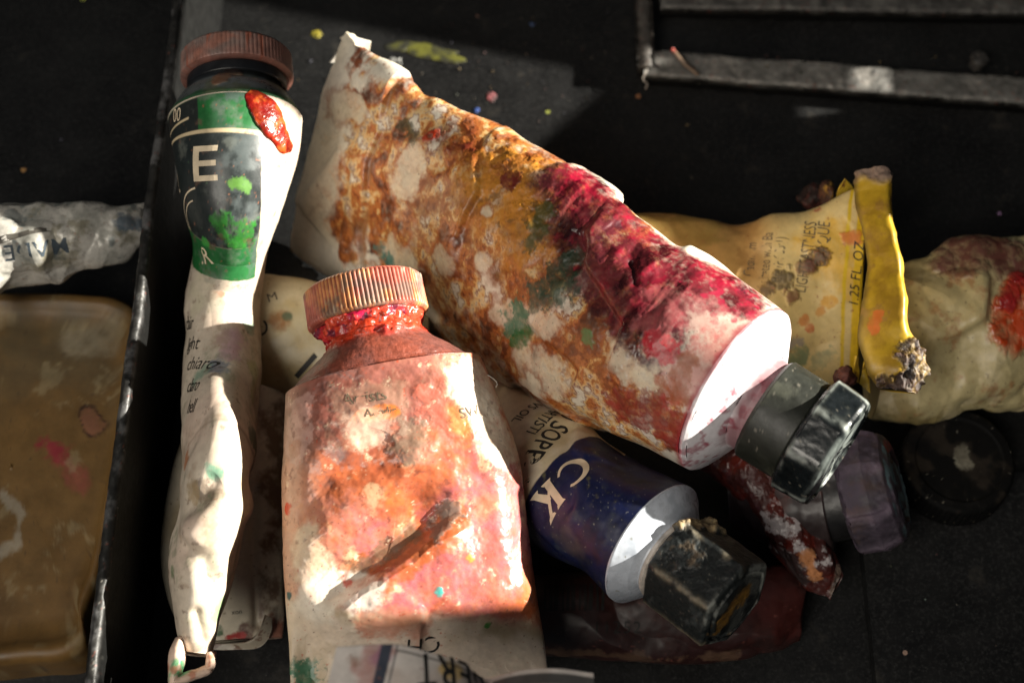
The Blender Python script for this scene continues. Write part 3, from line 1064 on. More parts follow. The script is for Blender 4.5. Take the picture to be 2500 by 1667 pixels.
sh.col[:] = lin((116, 70, 62))  # red brown, deepened in place of shade on the shoulder
sh.lay(sstep(-0.1, 0.7, sh.noise(0.2, 5, 250)), (138, 66, 46), 0.45, op=0.8)
sh.lay(sstep(0.1, 0.7, sh.noise(0.25, 5, 251)), (96, 72, 66), 0.5, op=0.7)
nk = sstep(3.6, 5.0, sh.d + 0.5 * sh.noise(0.4, 4, 252))
sh.lay(nk, lin((196, 62, 34)) * (1 + 0.4 * sh.noise(1.0, 4, 253))[:, None], 0.3)
sh.lay(nk * sstep(0.0, 0.4, sh.noise(0.35, 4, 254)), (160, 20, 40), 0.25, op=0.9)
sh.h = nk * (0.5 + 0.8 * sh.noise(0.4, 4, 255)) + 0.1 * sh.noise(0.4, 3, 256)
sh.build('shoulder', M_CRUST, org)
shO = sh


def ribs(n, amp, lo, hi):
    def f(th, d, r):
        k = sstep(lo, lo + 0.3, d) * (1 - sstep(hi - 0.3, hi, d))
        return r + amp * k * (np.abs(np.cos(n * th / 2)) ** 0.7 - 0.5) * 2
    return f


axc = nrm(ax0 + np.array([0.0, 0, 0.02]))
oc = o0 + ax0 * 7.4 + np.array([-0.55, 0, 0.2])
cp = lathe(oc, axc, [(0, 5.6), (0.1, 7.4), (0.4, 7.7), (4.8, 7.55), (5.2, 7.2), (5.4, 6.4), (5.4, 0.05)], nu=720, nv=44, radial=ribs(84, 0.16, 0.25, 5.1))
cp.col[:] = lin((172, 92, 76))
groove = np.abs(np.cos(84 * cp.th / 2)) ** 0.7
cp.lay(sstep(0.55, 0.15, groove) * 0.8, (120, 44, 34), 0.6)
cp.lay(sstep(0.1, 0.5, cp.noise(0.22, 4, 260)) * sstep(0.3, 0.8, groove), (216, 150, 92), 0.35, op=0.8)
cp.lay(sstep(0.25, 0.6, cp.noise(0.3, 5, 261)), (110, 96, 84), 0.7, op=0.75)
cp.lay(sstep(0.45, 0.7, cp.noise(0.6, 5, 262)), (176, 160, 140), 0.7, 0.08, op=0.8)
cp.build('cap', M_PLAST, org, caps=(True, False))
# dried paint squeezed out round the neck
pk = lathe(oc - axc * 1.6, axc, [(0.0, 5.4), (0.2, 6.0), (0.9, 6.7), (1.6, 6.8), (2.0, 6.0)], nu=260, nv=30)
nn = pk.noise(0.45, 4, 265)
pk.col[:] = lin((188, 40, 48))
pk.lay(sstep(-0.2, 0.4, nn), (206, 74, 50), 0.25)
pk.lay(sstep(0.15, 0.5, pk.noise(0.5, 4, 266)), (190, 30, 70), 0.18)
pk.lay(sstep(0.3, 0.5, pk.noise(0.8, 4, 267)), (76, 34, 60), 0.3, op=0.8)
pk.h = 0.55 * nn + 0.35 * pk.noise(1.1, 3, 268) + 0.1
pk.build('dried_paint', M_CRUST, org)

# ------------------------------------------------------------------ tube with the green and black label
s = tube([
    (412, 291, 736, 301, 29.0, None),
    (421, 347, 730, 362, 28.5, 9.0),
    (440, 459, 697, 466, 26.0, 9.2),
    (472, 600, 652, 602, 19.5, 8.8),
    (457, 720, 638, 720, 15.5, 8.4),
    (449, 860, 635, 860, 15.0, 8.4),
    (443, 1000, 633, 1000, 17, 8.6),
    (449, 1150, 616, 1150, 22.2, 9.0),
    (438, 1255, 605, 1250, 21.8, 8.6),
    (412, 1380, 577, 1370, 21.0, 7.6),
    (417, 1470, 550, 1465, 20.4, 6.2),
    (434, 1545, 522, 1555, 20.0, 4.0),
    (445, 1590, 514, 1600, 19.8, 2.4),
], nv=640, nt=260, nb=26)
grn = thing('paint_tube', 'narrow squeezed tube with green and black label, ribbed cap at the top', 'paint tube', P(540, 800, 0))
yfrac = s.py
s.displace(creases(s, 9, 0.075, 0.5, 28) * sstep(14, 34, s.V) + 0.15 * s.noise(0.2, 3, 24) * sstep(2, 8, s.V))
dn = s.dist([(470, 1230), (500, 1215), (520, 1180)])
s.displace(-0.9 * np.exp(-(dn / 1.6) ** 2) + 0.9 * np.exp(-(s.dist([(470, 1300), (520, 1240), (600, 1240)]) / 2.0) ** 2)
           - 1.0 * np.exp(-(s.dist([(450, 1340), (500, 1370), (520, 1420)]) / 1.3) ** 2)
           - 0.6 * np.exp(-(s.dist([(480, 1500), (500, 1560)]) / 0.8) ** 2))
s.col[:] = lin((198, 184, 166))
fine = s.noise(1.1, 4, 300)
s.lay(sstep(-0.1, 0.7, s.noise(0.12, 4, 301)), (206, 176, 160), 0.5, op=0.5)
s.lay(sstep(0.1, 0.7, s.noise(0.16, 4, 302)), (178, 176, 140), 0.5, op=0.4)
V0 = lambda x, y: s.V[s.near(x, y)]
S0 = lambda x, y: s.S[s.near(x, y)]
sr = S0(636, 430)                  # right edge of the label
vg0, vg1, vk1, vg2 = 0.25, V0(560, 318), V0(560, 606), V0(540, 682)
jit = 0.08 * s.noise(1.5, 3, 303)
sright = np.interp(s.V, [0, V0(637, 330), V0(640, 500), V0(620, 610), vg2], [S0(640, 290), S0(638, 330), S0(637, 500), S0(624, 612), S0(620, 680)])
inlab = sstep(0.10, -0.10, s.S - sright + jit) * (s.V < vg2 + 2)
black = inlab * sstep(-0.06, 0.06, s.V - vg1 + jit) * sstep(0.06, -0.06, s.V - vk1 + jit)
green = inlab * np.maximum(sstep(-0.06, 0.06, s.V - vg0) * sstep(0.06, -0.06, s.V - vg1 + jit), sstep(-0.06, 0.06, s.V - vk1 + jit) * sstep(0.06, -0.06, s.V - vg2 + jit))
s.lay(green, lin((30, 94, 46)) * (1 + 0.18 * fine)[:, None], 0.4)
s.lay(black, lin((34, 40, 40)) * (1 + 0.12 * fine)[:, None], 0.38)
# black square with the number at the far left of the top band
sl = S0(484, 285)
s.lay(sstep(0.06, -0.06, s.S - sl) * sstep(0.3, 0.4, s.V) * sstep(0.06, -0.06, s.V - vg1), (34, 38, 36), 0.4)
# worn, chalky patches on the label
wr = inlab * sstep(-0.05, 0.4, s.noise(0.22, 5, 305)) * sstep(S0(500, 400), S0(560, 400), s.S)
s.lay(wr, (84, 92, 92), 0.5, op=0.7)
s.lay(inlab * sstep(0.2, 0.7, s.noise(0.3, 5, 306)), (116, 120, 112), 0.6, op=0.4)
gp = s.blob([(590, 560), (600, 590), (550, 550)], 32, 0.7, 0.6, 0.12, 307)
gp *= sstep(0.1, -0.1, s.V - vk1)
s.lay(gp * sstep(-0.7, 0.1, s.noise(0.9, 5, 345)), lin((46, 120, 42)) * (1 + 0.25 * fine)[:, None], 0.4, 0.05)
s.lay(s.blob([(600, 455), (575, 450)], 14, 1.0, 0.8, 0.2, 308), (90, 140, 50), 0.5, op=0.8)
s.lay(s.blob([(500, 590)], 10, 1.0, 0.8, 0.2, 309), (60, 150, 60), 0.5, op=0.8)
# thin cream line under the top band
s.lay(sstep(0.22, 0.12, np.abs(s.V - vg1)) * sstep(0.1, -0.1, s.S - sright), (206, 186, 150), 0.5)
s.lay(sstep(0.16, 0.08, np.abs(s.V - vg1 + 1.5)) * sstep(0.1, -0.1, s.S - S0(462, 315)), (206, 186, 150), 0.5)
for k, (pts, r, rgb) in enumerate(([[(535, 895)], 26, (70, 92, 128)], [[(500, 905), (480, 930)], 22, (120, 150, 130)], [[(570, 830), (560, 860)], 30, (188, 150, 160)],
                                   [[(622, 1080), (612, 1060)], 20, (40, 74, 56)], [[(455, 1110), (455, 1130)], 16, (168, 96, 48)], [[(490, 1195), (510, 1205)], 22, (110, 92, 76)],
                                   [[(470, 1200)], 18, (150, 128, 96)], [[(525, 1150)], 16, (90, 160, 130)], [[(540, 1470), (530, 1500)], 20, (120, 160, 110)], [[(420, 1400)], 14, (70, 100, 60)],
                                   [[(610, 1000)], 16, (130, 140, 116)], [[(600, 770), (610, 800)], 16, (120, 150, 130)], [[(545, 720)], 12, (190, 110, 80)], [[(620, 900), (615, 960)], 20, (170, 170, 120)])):
    s.lay(s.blob(pts, r, 0.9, 0.6, 0.25, 310 + k), rgb, 0.5, op=0.8)
s.speckle(2.2, 0.70, (150, 96, 70), 330, 0.7)
s.speckle(2.7, 0.72, (80, 110, 80), 331, 0.7)
grime = sstep(0.15, 0.75, s.noise(0.3, 6, 335)) * sstep(vg2 - 1, vg2 + 3, s.V)
s.lay(grime, (150, 126, 104), 0.55, op=0.6)
s.lay(sstep(0.3, 0.8, s.noise(0.5, 6, 336)) * sstep(vg2 - 1, vg2 + 3, s.V), (120, 128, 100), 0.55, op=0.5)
s.lay(sstep(0.45, 0.8, s.noise(0.7, 6, 337)), (96, 72, 58), 0.55, op=0.6)
vs = V0(540, 1025)
s.h += 0.12 * sstep(0.1, -0.1, s.V - vs)
s.lay(np.exp(-((s.V - vs) / 0.12) ** 2), (120, 104, 90), op=0.6)
s.build('tube_body', M_LACQ, grn, caps=(False, True))
grnS = s
o0, ax0, R0 = s.C[0], -s.T[0], s.A[0]
sh = lathe(o0, ax0, [(0.0, R0), (0.4, R0 - 0.05), (2.0, R0 - 0.9), (3.0, R0 - 1.5), (3.4, 6.6), (4.6, 6.4), (6.0, 6.3)], nu=240, nv=70, W=s.W[0])
sh.col[:] = lin((150, 156, 156))
sh.rgh[:] = 0.3
sh.lay(sstep(1.3, 0.6, sh.d + 0.5 * sh.noise(0.5, 4, 340)), (44, 120, 60), 0.45, op=0.8)
sh.lay(sstep(0.0, 0.5, sh.noise(0.3, 5, 341)), (120, 124, 96), 0.6, op=0.7)
sh.lay(sh.blob([(540, 190), (560, 180)], 26, 0.7, 0.6, 0.2, 342), (168, 120, 92), 0.6, 0.2, op=0.9)
sh.lay(sstep(3.3, 4.0, sh.d), (24, 28, 36), 0.4, op=0.9)
sh.build('shoulder', M_METAL, grn)
axc = ax0
oc = o0 + ax0 * 6.0 + np.array([0.35, 0, 0])
cp = lathe(oc, axc, [(0, 6.0), (0.0, 7.0), (0.25, 7.6), (3.4, 7.5), (3.8, 7.2), (4.0, 6.4), (4.0, 0.05)], nu=640, nv=40, radial=ribs(80, 0.05, 0.25, 3.7))
cp.col[:] = lin((140, 102, 92))
cp.lay(sstep(-0.2, 0.6, cp.noise(0.2, 5, 350)), (122, 108, 102), 0.6, op=0.8)
cp.lay(sstep(0.1, 0.6, cp.noise(0.35, 5, 351)), (158, 104, 86), 0.5, op=0.8)
cp.lay(sstep(0.5, 0.75, vnoise(np.stack([cp.th * 14, cp.th * 3, cp.d * 0.2], 1), 1.0, 352)), (150, 82, 60), 0.5, op=0.8)
cp.lay(sstep(0.5, 0.1, cp.d), (120, 76, 66), 0.5, op=0.6)
cp.build('cap', M_PLAST, grn, caps=(True, False))
ul = lathe(oc - ax0 * 1.6, axc, [(0, 6.5), (0.1, 6.75), (1.5, 6.75), (1.6, 6.5)], nu=96, nv=10)
ul.col[:] = lin((20, 22, 26))
ul.build('neck_ring', M_PLAST, grn)


# a lump of half-dried red paint on its shoulder
def lump(name, surf, pts, r, height, cols, mat, parent, seed=1, n=90, m=46):
    """dried paint lying on a surface: follows the photo points, swollen in the middle"""
    q = np.array([surf.pt(*a) for a in pts])
    nn_ = np.array([surf.n[surf.near(*a)] for a in pts])
    xs = np.concatenate([[0], np.cumsum(np.linalg.norm(np.diff(q, axis=0), axis=1))])
    x = np.linspace(0, xs[-1], n)
    c = interp_rows(x, xs, q)
    nr = nrm(interp_rows(x, xs, nn_))
    t = nrm(np.gradient(c, axis=0))
    sd = np.cross(t, nr)
    rad = r * np.sqrt(np.clip(np.sin(np.pi * (x / xs[-1] * 0.96 + 0.02)), 0.0, 1)) * (1 + 0.25 * fbm(c, 0.4, 3, seed))
    th = np.linspace(0, 2 * np.pi, m, endpoint=False)
    pos = c[:, None] + (rad[:, None] * np.cos(th))[..., None] * sd[:, None] + ((height * rad / r)[:, None] * np.sin(th))[..., None] * nr[:, None]
    sf = Surf(pos)
    sf.h = 0.22 * sf.noise(0.7, 4, seed + 2) * min(1, height)
    sf.col[:] = lin(cols[0])
    sf.rgh[:] = 0.24
    for i_, cc in enumerate(cols[1:]):
        sf.lay(sstep(0.0, 0.4, sf.noise(0.5, 4, seed + 5 + i_)), cc, op=0.85)
    sf.build(name, mat, parent, caps=(True, True))
    return sf


lump('dried_paint', grnS, [(607, 222), (640, 262), (668, 305), (690, 345), (710, 364)], 2.1, 0.55, [(140, 26, 14), (170, 52, 22), (190, 92, 38), (104, 14, 12)], M_CRUST, grn, 5)
# twisted, folded tail: a bent band
ring = [(452, 1572), (441, 1560), (433, 1585), (427, 1640), (424, 1661), (440, 1658), (480, 1645), (510, 1634), (515, 1620), (513, 1590)]
zr = [21.0, 22, 22.5, 22.5, 22.3, 22, 21.6, 21.3, 21, 20.5]
q = np.array([P(x, y, z) for (x, y), z in zip(ring, zr)])
xs = np.concatenate([[0], np.cumsum(np.linalg.norm(np.diff(q, axis=0), axis=1))])
xr = np.linspace(0, xs[-1], 120)
c = np.stack([np.interp(xr, xs, q[:, k]) for k in range(3)], 1)
t = nrm(np.gradient(c, axis=0))
sd = nrm(np.cross(t, nrm(CAM - c.mean(0))))
th = np.linspace(0, 2 * np.pi, 36, endpoint=False)
hw = 0.62 + 0.35 * np.exp(-((np.arange(120) - 36) / 20.0) ** 2)
pos = c[:, None] + (hw[:, None] * np.cos(th))[..., None] * sd[:, None] + (1.5 * np.sin(th))[None, :, None] * nrm(CAM - c.mean(0))
sf = Surf(pos)
sf.col[:] = lin((216, 188, 168))
sf.lay(sf.blob([(432, 1625), (440, 1645)], 20, 0.6, 0.6, 0.2, 361), (52, 158, 104), 0.4)
sf.lay(sstep(0.2, 0.5, sf.noise(0.5, 4, 362)), (176, 110, 84), 0.5, op=0.8)
sf.h = 0.12 * sf.noise(0.6, 3, 363)
sf.build('twisted_tail', M_LACQ, grn, caps=(True, True))

text(grn, grnS, 'E', (468, 442), (560, 436), 6.4, M_CREAM, bold=0.08, xs=1.3)
text(grn, grnS, 'L', (438, 470), (470, 462), 3.6, M_CREAM, bold=0.03, xs=0.7)
text(grn, grnS, '00', (424, 300), (470, 290), 2.6, M_CREAM, xs=0.8)
text(grn, grnS, '.R', (492, 645), (540, 643), 3.4, M_CREAM, wear=0.2)
arc_ = [[(math.cos(a) * 5 + 5, math.sin(a) * 5), (math.cos(a + 0.16) * 5 + 5, math.sin(a + 0.16) * 5), (math.cos(a + 0.16) * 4.75 + 5, math.sin(a + 0.16) * 4.75), (math.cos(a) * 4.75 + 5, math.sin(a) * 4.75)] for a in np.arange(1.7, 3.2, 0.16)]
lay_mesh('printed_line', polys(arc_), grnS, (458, 545), (520, 545), grn, M_CREAM)
arc_ = [[(x * 0.7 + 0.3, y * 0.75) for x, y in f] for f in arc_]
lay_mesh('printed_line', polys(arc_), grnS, (462, 552), (520, 552), grn, M_CREAM)
for w_, y in (('clair', 806), ('light', 858), ('chiaro', 905), ('claro', 958), ('hell', 1010)):
    text(grn, grnS, w_, (456, y), (510, y - 5), 2.7, M_INK, xs=0.85)

# ------------------------------------------------------------------ tube with the blue label
s = tube([
    (1684, 1188, 1499, 1466, 21.5, None),
    (1606, 1148, 1446, 1412, 20.0, 9.0),
    (1500, 1087, 1335, 1352, 17.2, 7.8),
    (1400, 1012, 1245, 1260, 13.5, 6.4),
    (1260, 930, 1100, 1170, 8.5, 4.4),
    (1110, 850, 960, 1090, 7.0, 2.4),
], nv=420, nt=240, nb=26)
blu = thing('paint_tube', 'tube with navy blue label and cream lettering, dusty black cap, below the white tube', 'paint tube', P(1450, 1230, 0))
s.displace((facets(s, 20, 0.16, 35, 0.2) + creases(s, 7, 0.07, 0.35, 38)) * sstep(2, 10, s.V) + 0.1 * s.noise(0.3, 3, 34) - 0.9 * np.exp(-(s.dist([(1520, 1118), (1560, 1150)]) / 3.0) ** 2))
s.col[:] = lin((206, 192, 168))
fine = s.noise(1.1, 4, 400)
s.lay(sstep(0.0, 0.6, s.noise(0.14, 4, 401)), (170, 150, 100), 0.5, op=0.55)
vl = 1.7 + (s.V[s.near(1475, 1085)] + s.V[s.near(1310, 1200)] + s.V[s.near(1380, 1150)]) / 3
lab = sstep(0.08, -0.08, s.V - vl + 0.1 * s.noise(0.8, 3, 402))
s.lay(lab, lin((18, 26, 66)) * (1 + 0.2 * fine)[:, None], 0.4)
s.lay(lab * sstep(0.1, 0.6, s.noise(0.2, 5, 403)), (22, 26, 48), 0.42, op=0.8)
s.lay(lab * sstep(0.1, 0.9, s.noise(0.5, 6, 404)), (62, 70, 76), 0.6, op=0.6)
s.lay(lab * sstep(0.3, 0.9, s.noise(1.1, 5, 405)) * sstep(-0.2, 0.5, s.noise(0.2, 3, 409)), (104, 100, 66), 0.6, op=0.7)
s.lay(s.blob([(1370, 1290), (1395, 1330)], 36, 0.5, 0.3, 0.4, 406), (86, 76, 76), 0.5, op=0.7)
s.lay(lab * s.blob([(1340, 1240), (1300, 1300)], 40, 0.9, 0.3, 0.4, 407), (60, 46, 74), 0.5, op=0.7)
s.speckle(3.4, 0.66, (150, 150, 140), 408, 0.7)
s.build('tube_body', M_LACQ, blu, caps=(False, True))
bluS = s
o0, ax0, R0 = s.C[0], -s.T[0], s.A[0]
sh = lathe(o0, ax0, [(0.0, R0), (0.25, R0), (0.55, R0 - 0.35), (2.0, 6.6), (2.6, 5.5), (3.2, 5.2), (5.0, 5.1)], nu=220, nv=50, W=s.W[0])
sh.col[:] = lin((190, 196, 206))
sh.rgh[:] = 0.28
sh.lay(sstep(0.3, 0.7, sh.noise(0.4, 4, 410)), (150, 158, 170), 0.4, op=0.6)
sh.speckle(1.6, 0.72, (110, 100, 60), 411)
sh.h = 0.06 * sh.noise(0.35, 3, 412)
sh.build('shoulder', M_LACQ, blu)
axc = nrm(ax0 + np.array([0.02, -0.04, 0.0]))
oc = o0 + ax0 * 3.6
wr_ = lathe(oc, axc, [(-0.8, 4.8), (-0.7, 5.6), (-0.2, 5.8), (0.2, 5.2)], nu=96, nv=12)
wr_.col[:] = lin((196, 186, 176))
ring_ = wr_.build('neck_ring', M_PLAST, blu)
pg6 = polygon_r(6, 0.35, 1.135)


def hexcap(th, d, r):
    return r * (1 + (pg6(th) - 1) * sstep(-0.1, 0.3, d) * (1 - sstep(9.7, 10.1, d) * 0.7))


cp = lathe(oc, axc, [(0.1, 5.0), (0.2, 5.5), (0.5, 5.75), (9.5, 5.6), (9.8, 5.4), (10.0, 4.9), (9.7, 4.6), (9.7, 4.3), (10.1, 4.1), (10.1, 0.05)], nu=240, nv=110, radial=hexcap)
cp.col[:] = lin((24, 28, 28))
cp.rgh[:] = 0.42
cap_common(cp, 420, (70, 76, 76), 0.2, 0.6)
a6 = np.mod(cp.th + 0.35, np.pi / 3)
ed = np.exp(-(a6 / 0.07) ** 2) + np.exp(-((a6 - np.pi / 3) / 0.07) ** 2)
cp.lay(np.clip(ed, 0, 1) * sstep(-0.3, 0.4, cp.noise(0.5, 4, 423)) * (cp.d < 9.9), (128, 118, 98), 0.7, op=0.7)
cp.lay(np.exp(-((cp.d - 9.7) / 0.35) ** 2) * sstep(-0.3, 0.4, cp.noise(0.5, 4, 424)), (138, 140, 134), 0.6, op=0.8)
cp.lay(cp.blob([(1760, 1520), (1790, 1480), (1810, 1455)], 22, 1.2, 0.8, 0.2, 425) * (cp.d > 9.72), lin((120, 86, 30)) * (1 + 0.5 * cp.noise(1.0, 4, 431))[:, None], 0.5, op=0.8)
gr = cp.blob([(1690, 1270), (1740, 1280)], 32, 0.9, 0.4, 0.2, 426)
cp.lay(gr * sstep(-0.5, 0.2, cp.noise(0.7, 5, 433)), lin((168, 146, 108)) * (1 + 0.6 * cp.noise(1.2, 4, 427))[:, None], 0.9)
gr2 = cp.blob([(1640, 1330), (1680, 1350)], 34, 0.9, 0.5, 0.2, 428)
cp.lay(gr2 * sstep(-0.1, 0.5, cp.noise(0.8, 5, 432)), (96, 78, 56), 0.9, op=0.7)
cp.h = gr * (0.35 + 0.6 * cp.noise(0.9, 4, 429)) + gr2 * 0.2 + 0.08 * cp.noise(0.8, 3, 430)
cp.build('cap', M_CRUST, blu)

# lettering on it
K = [[(0.2, 0), (2.2, 0), (1.9, 0.45), (1.75, 0.5), (1.75, 4.5), (1.9, 4.55), (2.2, 5), (0.2, 5), (0.5, 4.55), (0.65, 4.5), (0.65, 0.5), (0.5, 0.45)],
     [(1.7, 2.2), (3.2, 4.5), (2.9, 4.6), (2.7, 5), (4.7, 5), (4.3, 4.55), (3.9, 4.4), (2.5, 2.5), (1.7, 1.5)],
     [(2.0, 2.9), (2.9, 3.0), (4.3, 0.6), (4.9, 0), (2.9, 0), (3.2, 0.5), (1.9, 2.2)]]
Yl = [[(1.5, 0), (3.5, 0), (3.2, 0.45), (3.05, 0.5), (3.05, 2.2), (1.95, 2.2), (1.95, 0.5), (1.8, 0.45)],
      [(1.95, 2.1), (3.0, 2.2), (1.6, 4.5), (1.8, 5), (-0.2, 5), (0.2, 4.6), (0.5, 4.4)],
      [(3.05, 2.1), (4.3, 4.4), (4.7, 4.6), (5.1, 5), (3.4, 5), (3.7, 4.5), (2.5, 2.4)]]
Cl = []
aa = np.linspace(0.65, 2 * math.pi - 0.65, 22)
for a, b3 in zip(aa[:-1], aa[1:]):
    wd = lambda t_: 0.35 + 0.75 * abs(math.sin(t_ / 2)) ** 2
    Cl.append([(2.6 + 2.55 * math.cos(a), 2.5 + 2.6 * math.sin(a)), (2.6 + 2.55 * math.cos(b3), 2.5 + 2.6 * math.sin(b3)),
               (2.6 + (2.55 - wd(b3)) * math.cos(b3), 2.5 + (2.6 - wd(b3) * 0.8) * math.sin(b3)), (2.6 + (2.55 - wd(a)) * math.cos(a), 2.5 + (2.6 - wd(a) * 0.8) * math.sin(a))])


def sc_poly(ps, k, dx):
    return [[((x + dx) * k, y * k) for x, y in f] for f in ps]


kk = 0.84
for i_, (ps, dx) in enumerate(((sc_poly(Yl, kk, 0), 0), (sc_poly(Cl, kk, 0), 0), (sc_poly(K, kk, 0), 0))):
    opx = [(1476, 1050), (1404, 1106), (1346, 1164)][i_]
    dpx = [(1430, 1094), (1360, 1150), (1302, 1210)][i_]
    lay_mesh('printed_letter', polys(ps), bluS, opx, dpx, blu, M_CREAM, lift=0.05)
text(blu, bluS, 'NO SOPRAF', (1400, 1006), (1284, 1108), 3.9, M_INK, xs=0.55, bold=0.05)
text(blu, bluS, 'ARTISTI', (1352, 1000), (1276, 1062), 2.4, M_INK, xs=0.6, bold=0.03)
text(blu, bluS, 'VS OIL', (1308, 982), (1236, 1044), 2.3, M_INK, xs=0.62, bold=0.03)

# ------------------------------------------------------------------ yellow striped tube behind the black cap
s = tube([
    (1480, 500, 1440, 900, 8, 7.5),
    (1620, 512, 1600, 930, 9, 7.0),
    (1774, 534, 1760, 950, 10.5, 6.0),
    (1903, 521, 1885, 955, 12.5, 4.6),
    (2010, 497, 1990, 950, 14.5, 3.4),
    (2075, 462, 2050, 940, 16.5, 2.2),
    (2118, 455, 2092, 930, 17.4, 1.2),
], nv=360, nt=260, nb=20)
yel = thing('paint_tube', 'flattened tube with yellow stripes and a yellow folded end, behind the black cap', 'paint tube', P(1850, 700, 0))
s.displace(facets(s, 16, 0.15, 45, 0.2) + creases(s, 8, 0.07, 0.4, 48) + 0.12 * s.noise(0.25, 3, 44) - 0.8 * np.exp(-(s.dist([(1800, 530), (1830, 620), (1820, 700)]) / 3.0) ** 2))
fine = s.noise(1.1, 4, 500)
s.col[:] = lin((208, 184, 126))
s.lay(sstep(0.2, -0.5, (s.px - 1900) / 200 + 0.4 * s.noise(0.12, 4, 501)), (176, 128, 66), 0.5, op=0.75)
s.lay(sstep(0.0, 0.5, s.noise(0.28, 5, 502)) * sstep(1950, 1750, s.px), (140, 96, 50), 0.5, op=0.6)
s.lay(s.blob([(2000, 600), (2040, 660)], 60, 0.9, 0.25, 0.4, 503), (204, 158, 36), 0.5, op=0.8)
s.lay(s.blob([(1560, 540), (1680, 560)], 60, 0.9, 0.3, 0.3, 504), (150, 128, 64), 0.5, op=0.6)
ve = s.V[s.near(2105, 700)]
dv = ve - s.V + 0.12 * s.noise(0.4, 3, 505)
vy = s.V[s.near(2078, 800)]
vw = s.V[s.near(2066, 800)]
vt_ = s.V[s.near(2052, 800)]
j_ = 0.08 * s.noise(0.6, 3, 506)
s.lay(sstep(-0.08, 0.08, s.V - vy + j_), lin((206, 168, 24)) * (1 + 0.15 * fine)[:, None], 0.45)
s.lay(sstep(-0.08, 0.08, s.V - vt_ + j_) * sstep(0.08, -0.08, s.V - vw + j_ + 0.2), (206, 172, 30), 0.45)
for k, (x, y, r, rgb, hh) in enumerate(((1985, 640, 20, (84, 46, 34), 0.3), (1965, 655, 18, (96, 52, 38), 0.3), (1900, 690, 24, (70, 58, 44), 0.3), (1928, 722, 18, (110, 58, 40), 0.3), (2000, 622, 16, (90, 60, 48), 0.2),
                                        (2072, 586, 16, (196, 104, 40), 0.1), (1870, 705, 18, (90, 66, 48), 0.2), (2022, 735, 14, (206, 150, 40), 0), (2000, 762, 12, (200, 140, 60), 0), (1960, 783, 10, (196, 120, 50), 0),
                                        (1975, 803, 8, (190, 90, 40), 0), (1937, 840, 15, (140, 134, 130), 0), (1940, 880, 22, (110, 130, 96), 0), (2000, 880, 22, (150, 150, 110), 0), (1990, 515, 10, (160, 70, 50), 0))):
    s.lay(s.blob([(x, y), (x + r * 0.6, y - r * 0.3)], r, 0.9, 0.7, 0.2, 510 + k), rgb, 0.6, hh, op=0.85)
s.speckle(2.2, 0.64, (150, 90, 50), 530, 0.7)
s.speckle(2.9, 0.7, (180, 110, 50), 531, 0.7)
s.build('tube_body', M_LACQ, yel, caps=(True, True))
yelS = s
text(yel, yelS, 'LIGHTFASTNESS', (1966, 716), (1992, 560), 2.3, M_BROWNINK, xs=0.60, wear=0.12, seed=3)
text(yel, yelS, 'OPAQUE', (2014, 654), (2025, 560), 2.3, M_BROWNINK, xs=0.66, wear=0.1, seed=4)
text(yel, yelS, 'fate (PY 35:1)', (1908, 690), (1920, 570), 2.1, M_BROWNINK, xs=0.56, wear=0.3, seed=5)
text(yel, yelS, 'pitated with Ba', (1874, 690), (1886, 575), 2.1, M_BROWNINK, xs=0.56, wear=0.35, seed=6)
text(yel, yelS, 'Cadmium', (1838, 676), (1848, 585), 2.1, M_BROWNINK, xs=0.6, wear=0.4, seed=7)
text(yel, yelS, '1.25 FL. OZ.', (2094, 752), (2112, 600), 2.0, M_INK, xs=0.9, shear=0.2)

# its folded end: a rolled band standing up
s = tube([
    (2094, 418, 2162, 428, 25, 1.2, 14, 0.5),
    (2090, 455, 2170, 460, 25, 1.0, 20, 0.42),
    (2102, 545, 2178, 541, 25, 1.0, 22, 0.4),
    (2118, 629, 2196, 617, 25, 1.1, 24, 0.4),
    (2114, 724, 2210, 735, 25, 1.2, 24, 0.4),
    (2096, 820, 2216, 808, 24.6, 1.5, 20, 0.45),
    (2108, 875, 2250, 862, 24, 2.8, 12, 0.7),
    (2122, 915, 2260, 918, 23.5, 3.4, 4, 0.9),
    (2146, 948, 2234, 958, 23, 2.0, 0, 1.0),
], nv=300, nt=120, nb=30)
s.displace(0.10 * s.noise(0.35, 3, 541) + creases(s, 6, 0.12, 0.35, 547))
s.col[:] = lin((176, 142, 30))
s.lay(sstep(-0.2, 0.6, s.noise(0.3, 6, 542)), (140, 106, 26), 0.4, op=0.8)
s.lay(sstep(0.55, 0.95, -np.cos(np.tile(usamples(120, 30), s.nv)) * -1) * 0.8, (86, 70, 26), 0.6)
s.lay(sstep(0.35, 0.65, s.noise(0.6, 5, 543)), (140, 104, 40), 0.6, op=0.7)
s.lay(s.blob([(2140, 770), (2135, 800)], 14, 0.9, 0.6, 0.2, 544), (190, 100, 30), 0.5)
top_c = sstep(450, 425, s.py + 10 * s.noise(0.5, 3, 545))
s.lay(top_c, lin((120, 100, 88)) * (1 + 0.5 * s.noise(1, 3, 546))[:, None], 0.8)
cr = s.blob([(2225, 870), (2235, 915), (2205, 940), (2160, 940)], 30, 0.7, 0.5, 0.2, 547)
s.lay(cr, lin((56, 36, 26)) * (1 + 0.7 * s.noise(1.2, 4, 548))[:, None], 0.7)
s.lay(cr * sstep(0.1, 0.4, s.noise(0.7, 4, 549)), (40, 28, 26), 0.6, op=0.9)
s.lay(cr * sstep(0.3, 0.5, s.noise(0.9, 4, 550)), (150, 140, 128), 0.4, op=0.4)
hole = np.exp(-(s.dist([(2222, 895), (2215, 915)]) / 0.6) ** 2)
s.lay(hole, (16, 10, 8), 0.8)
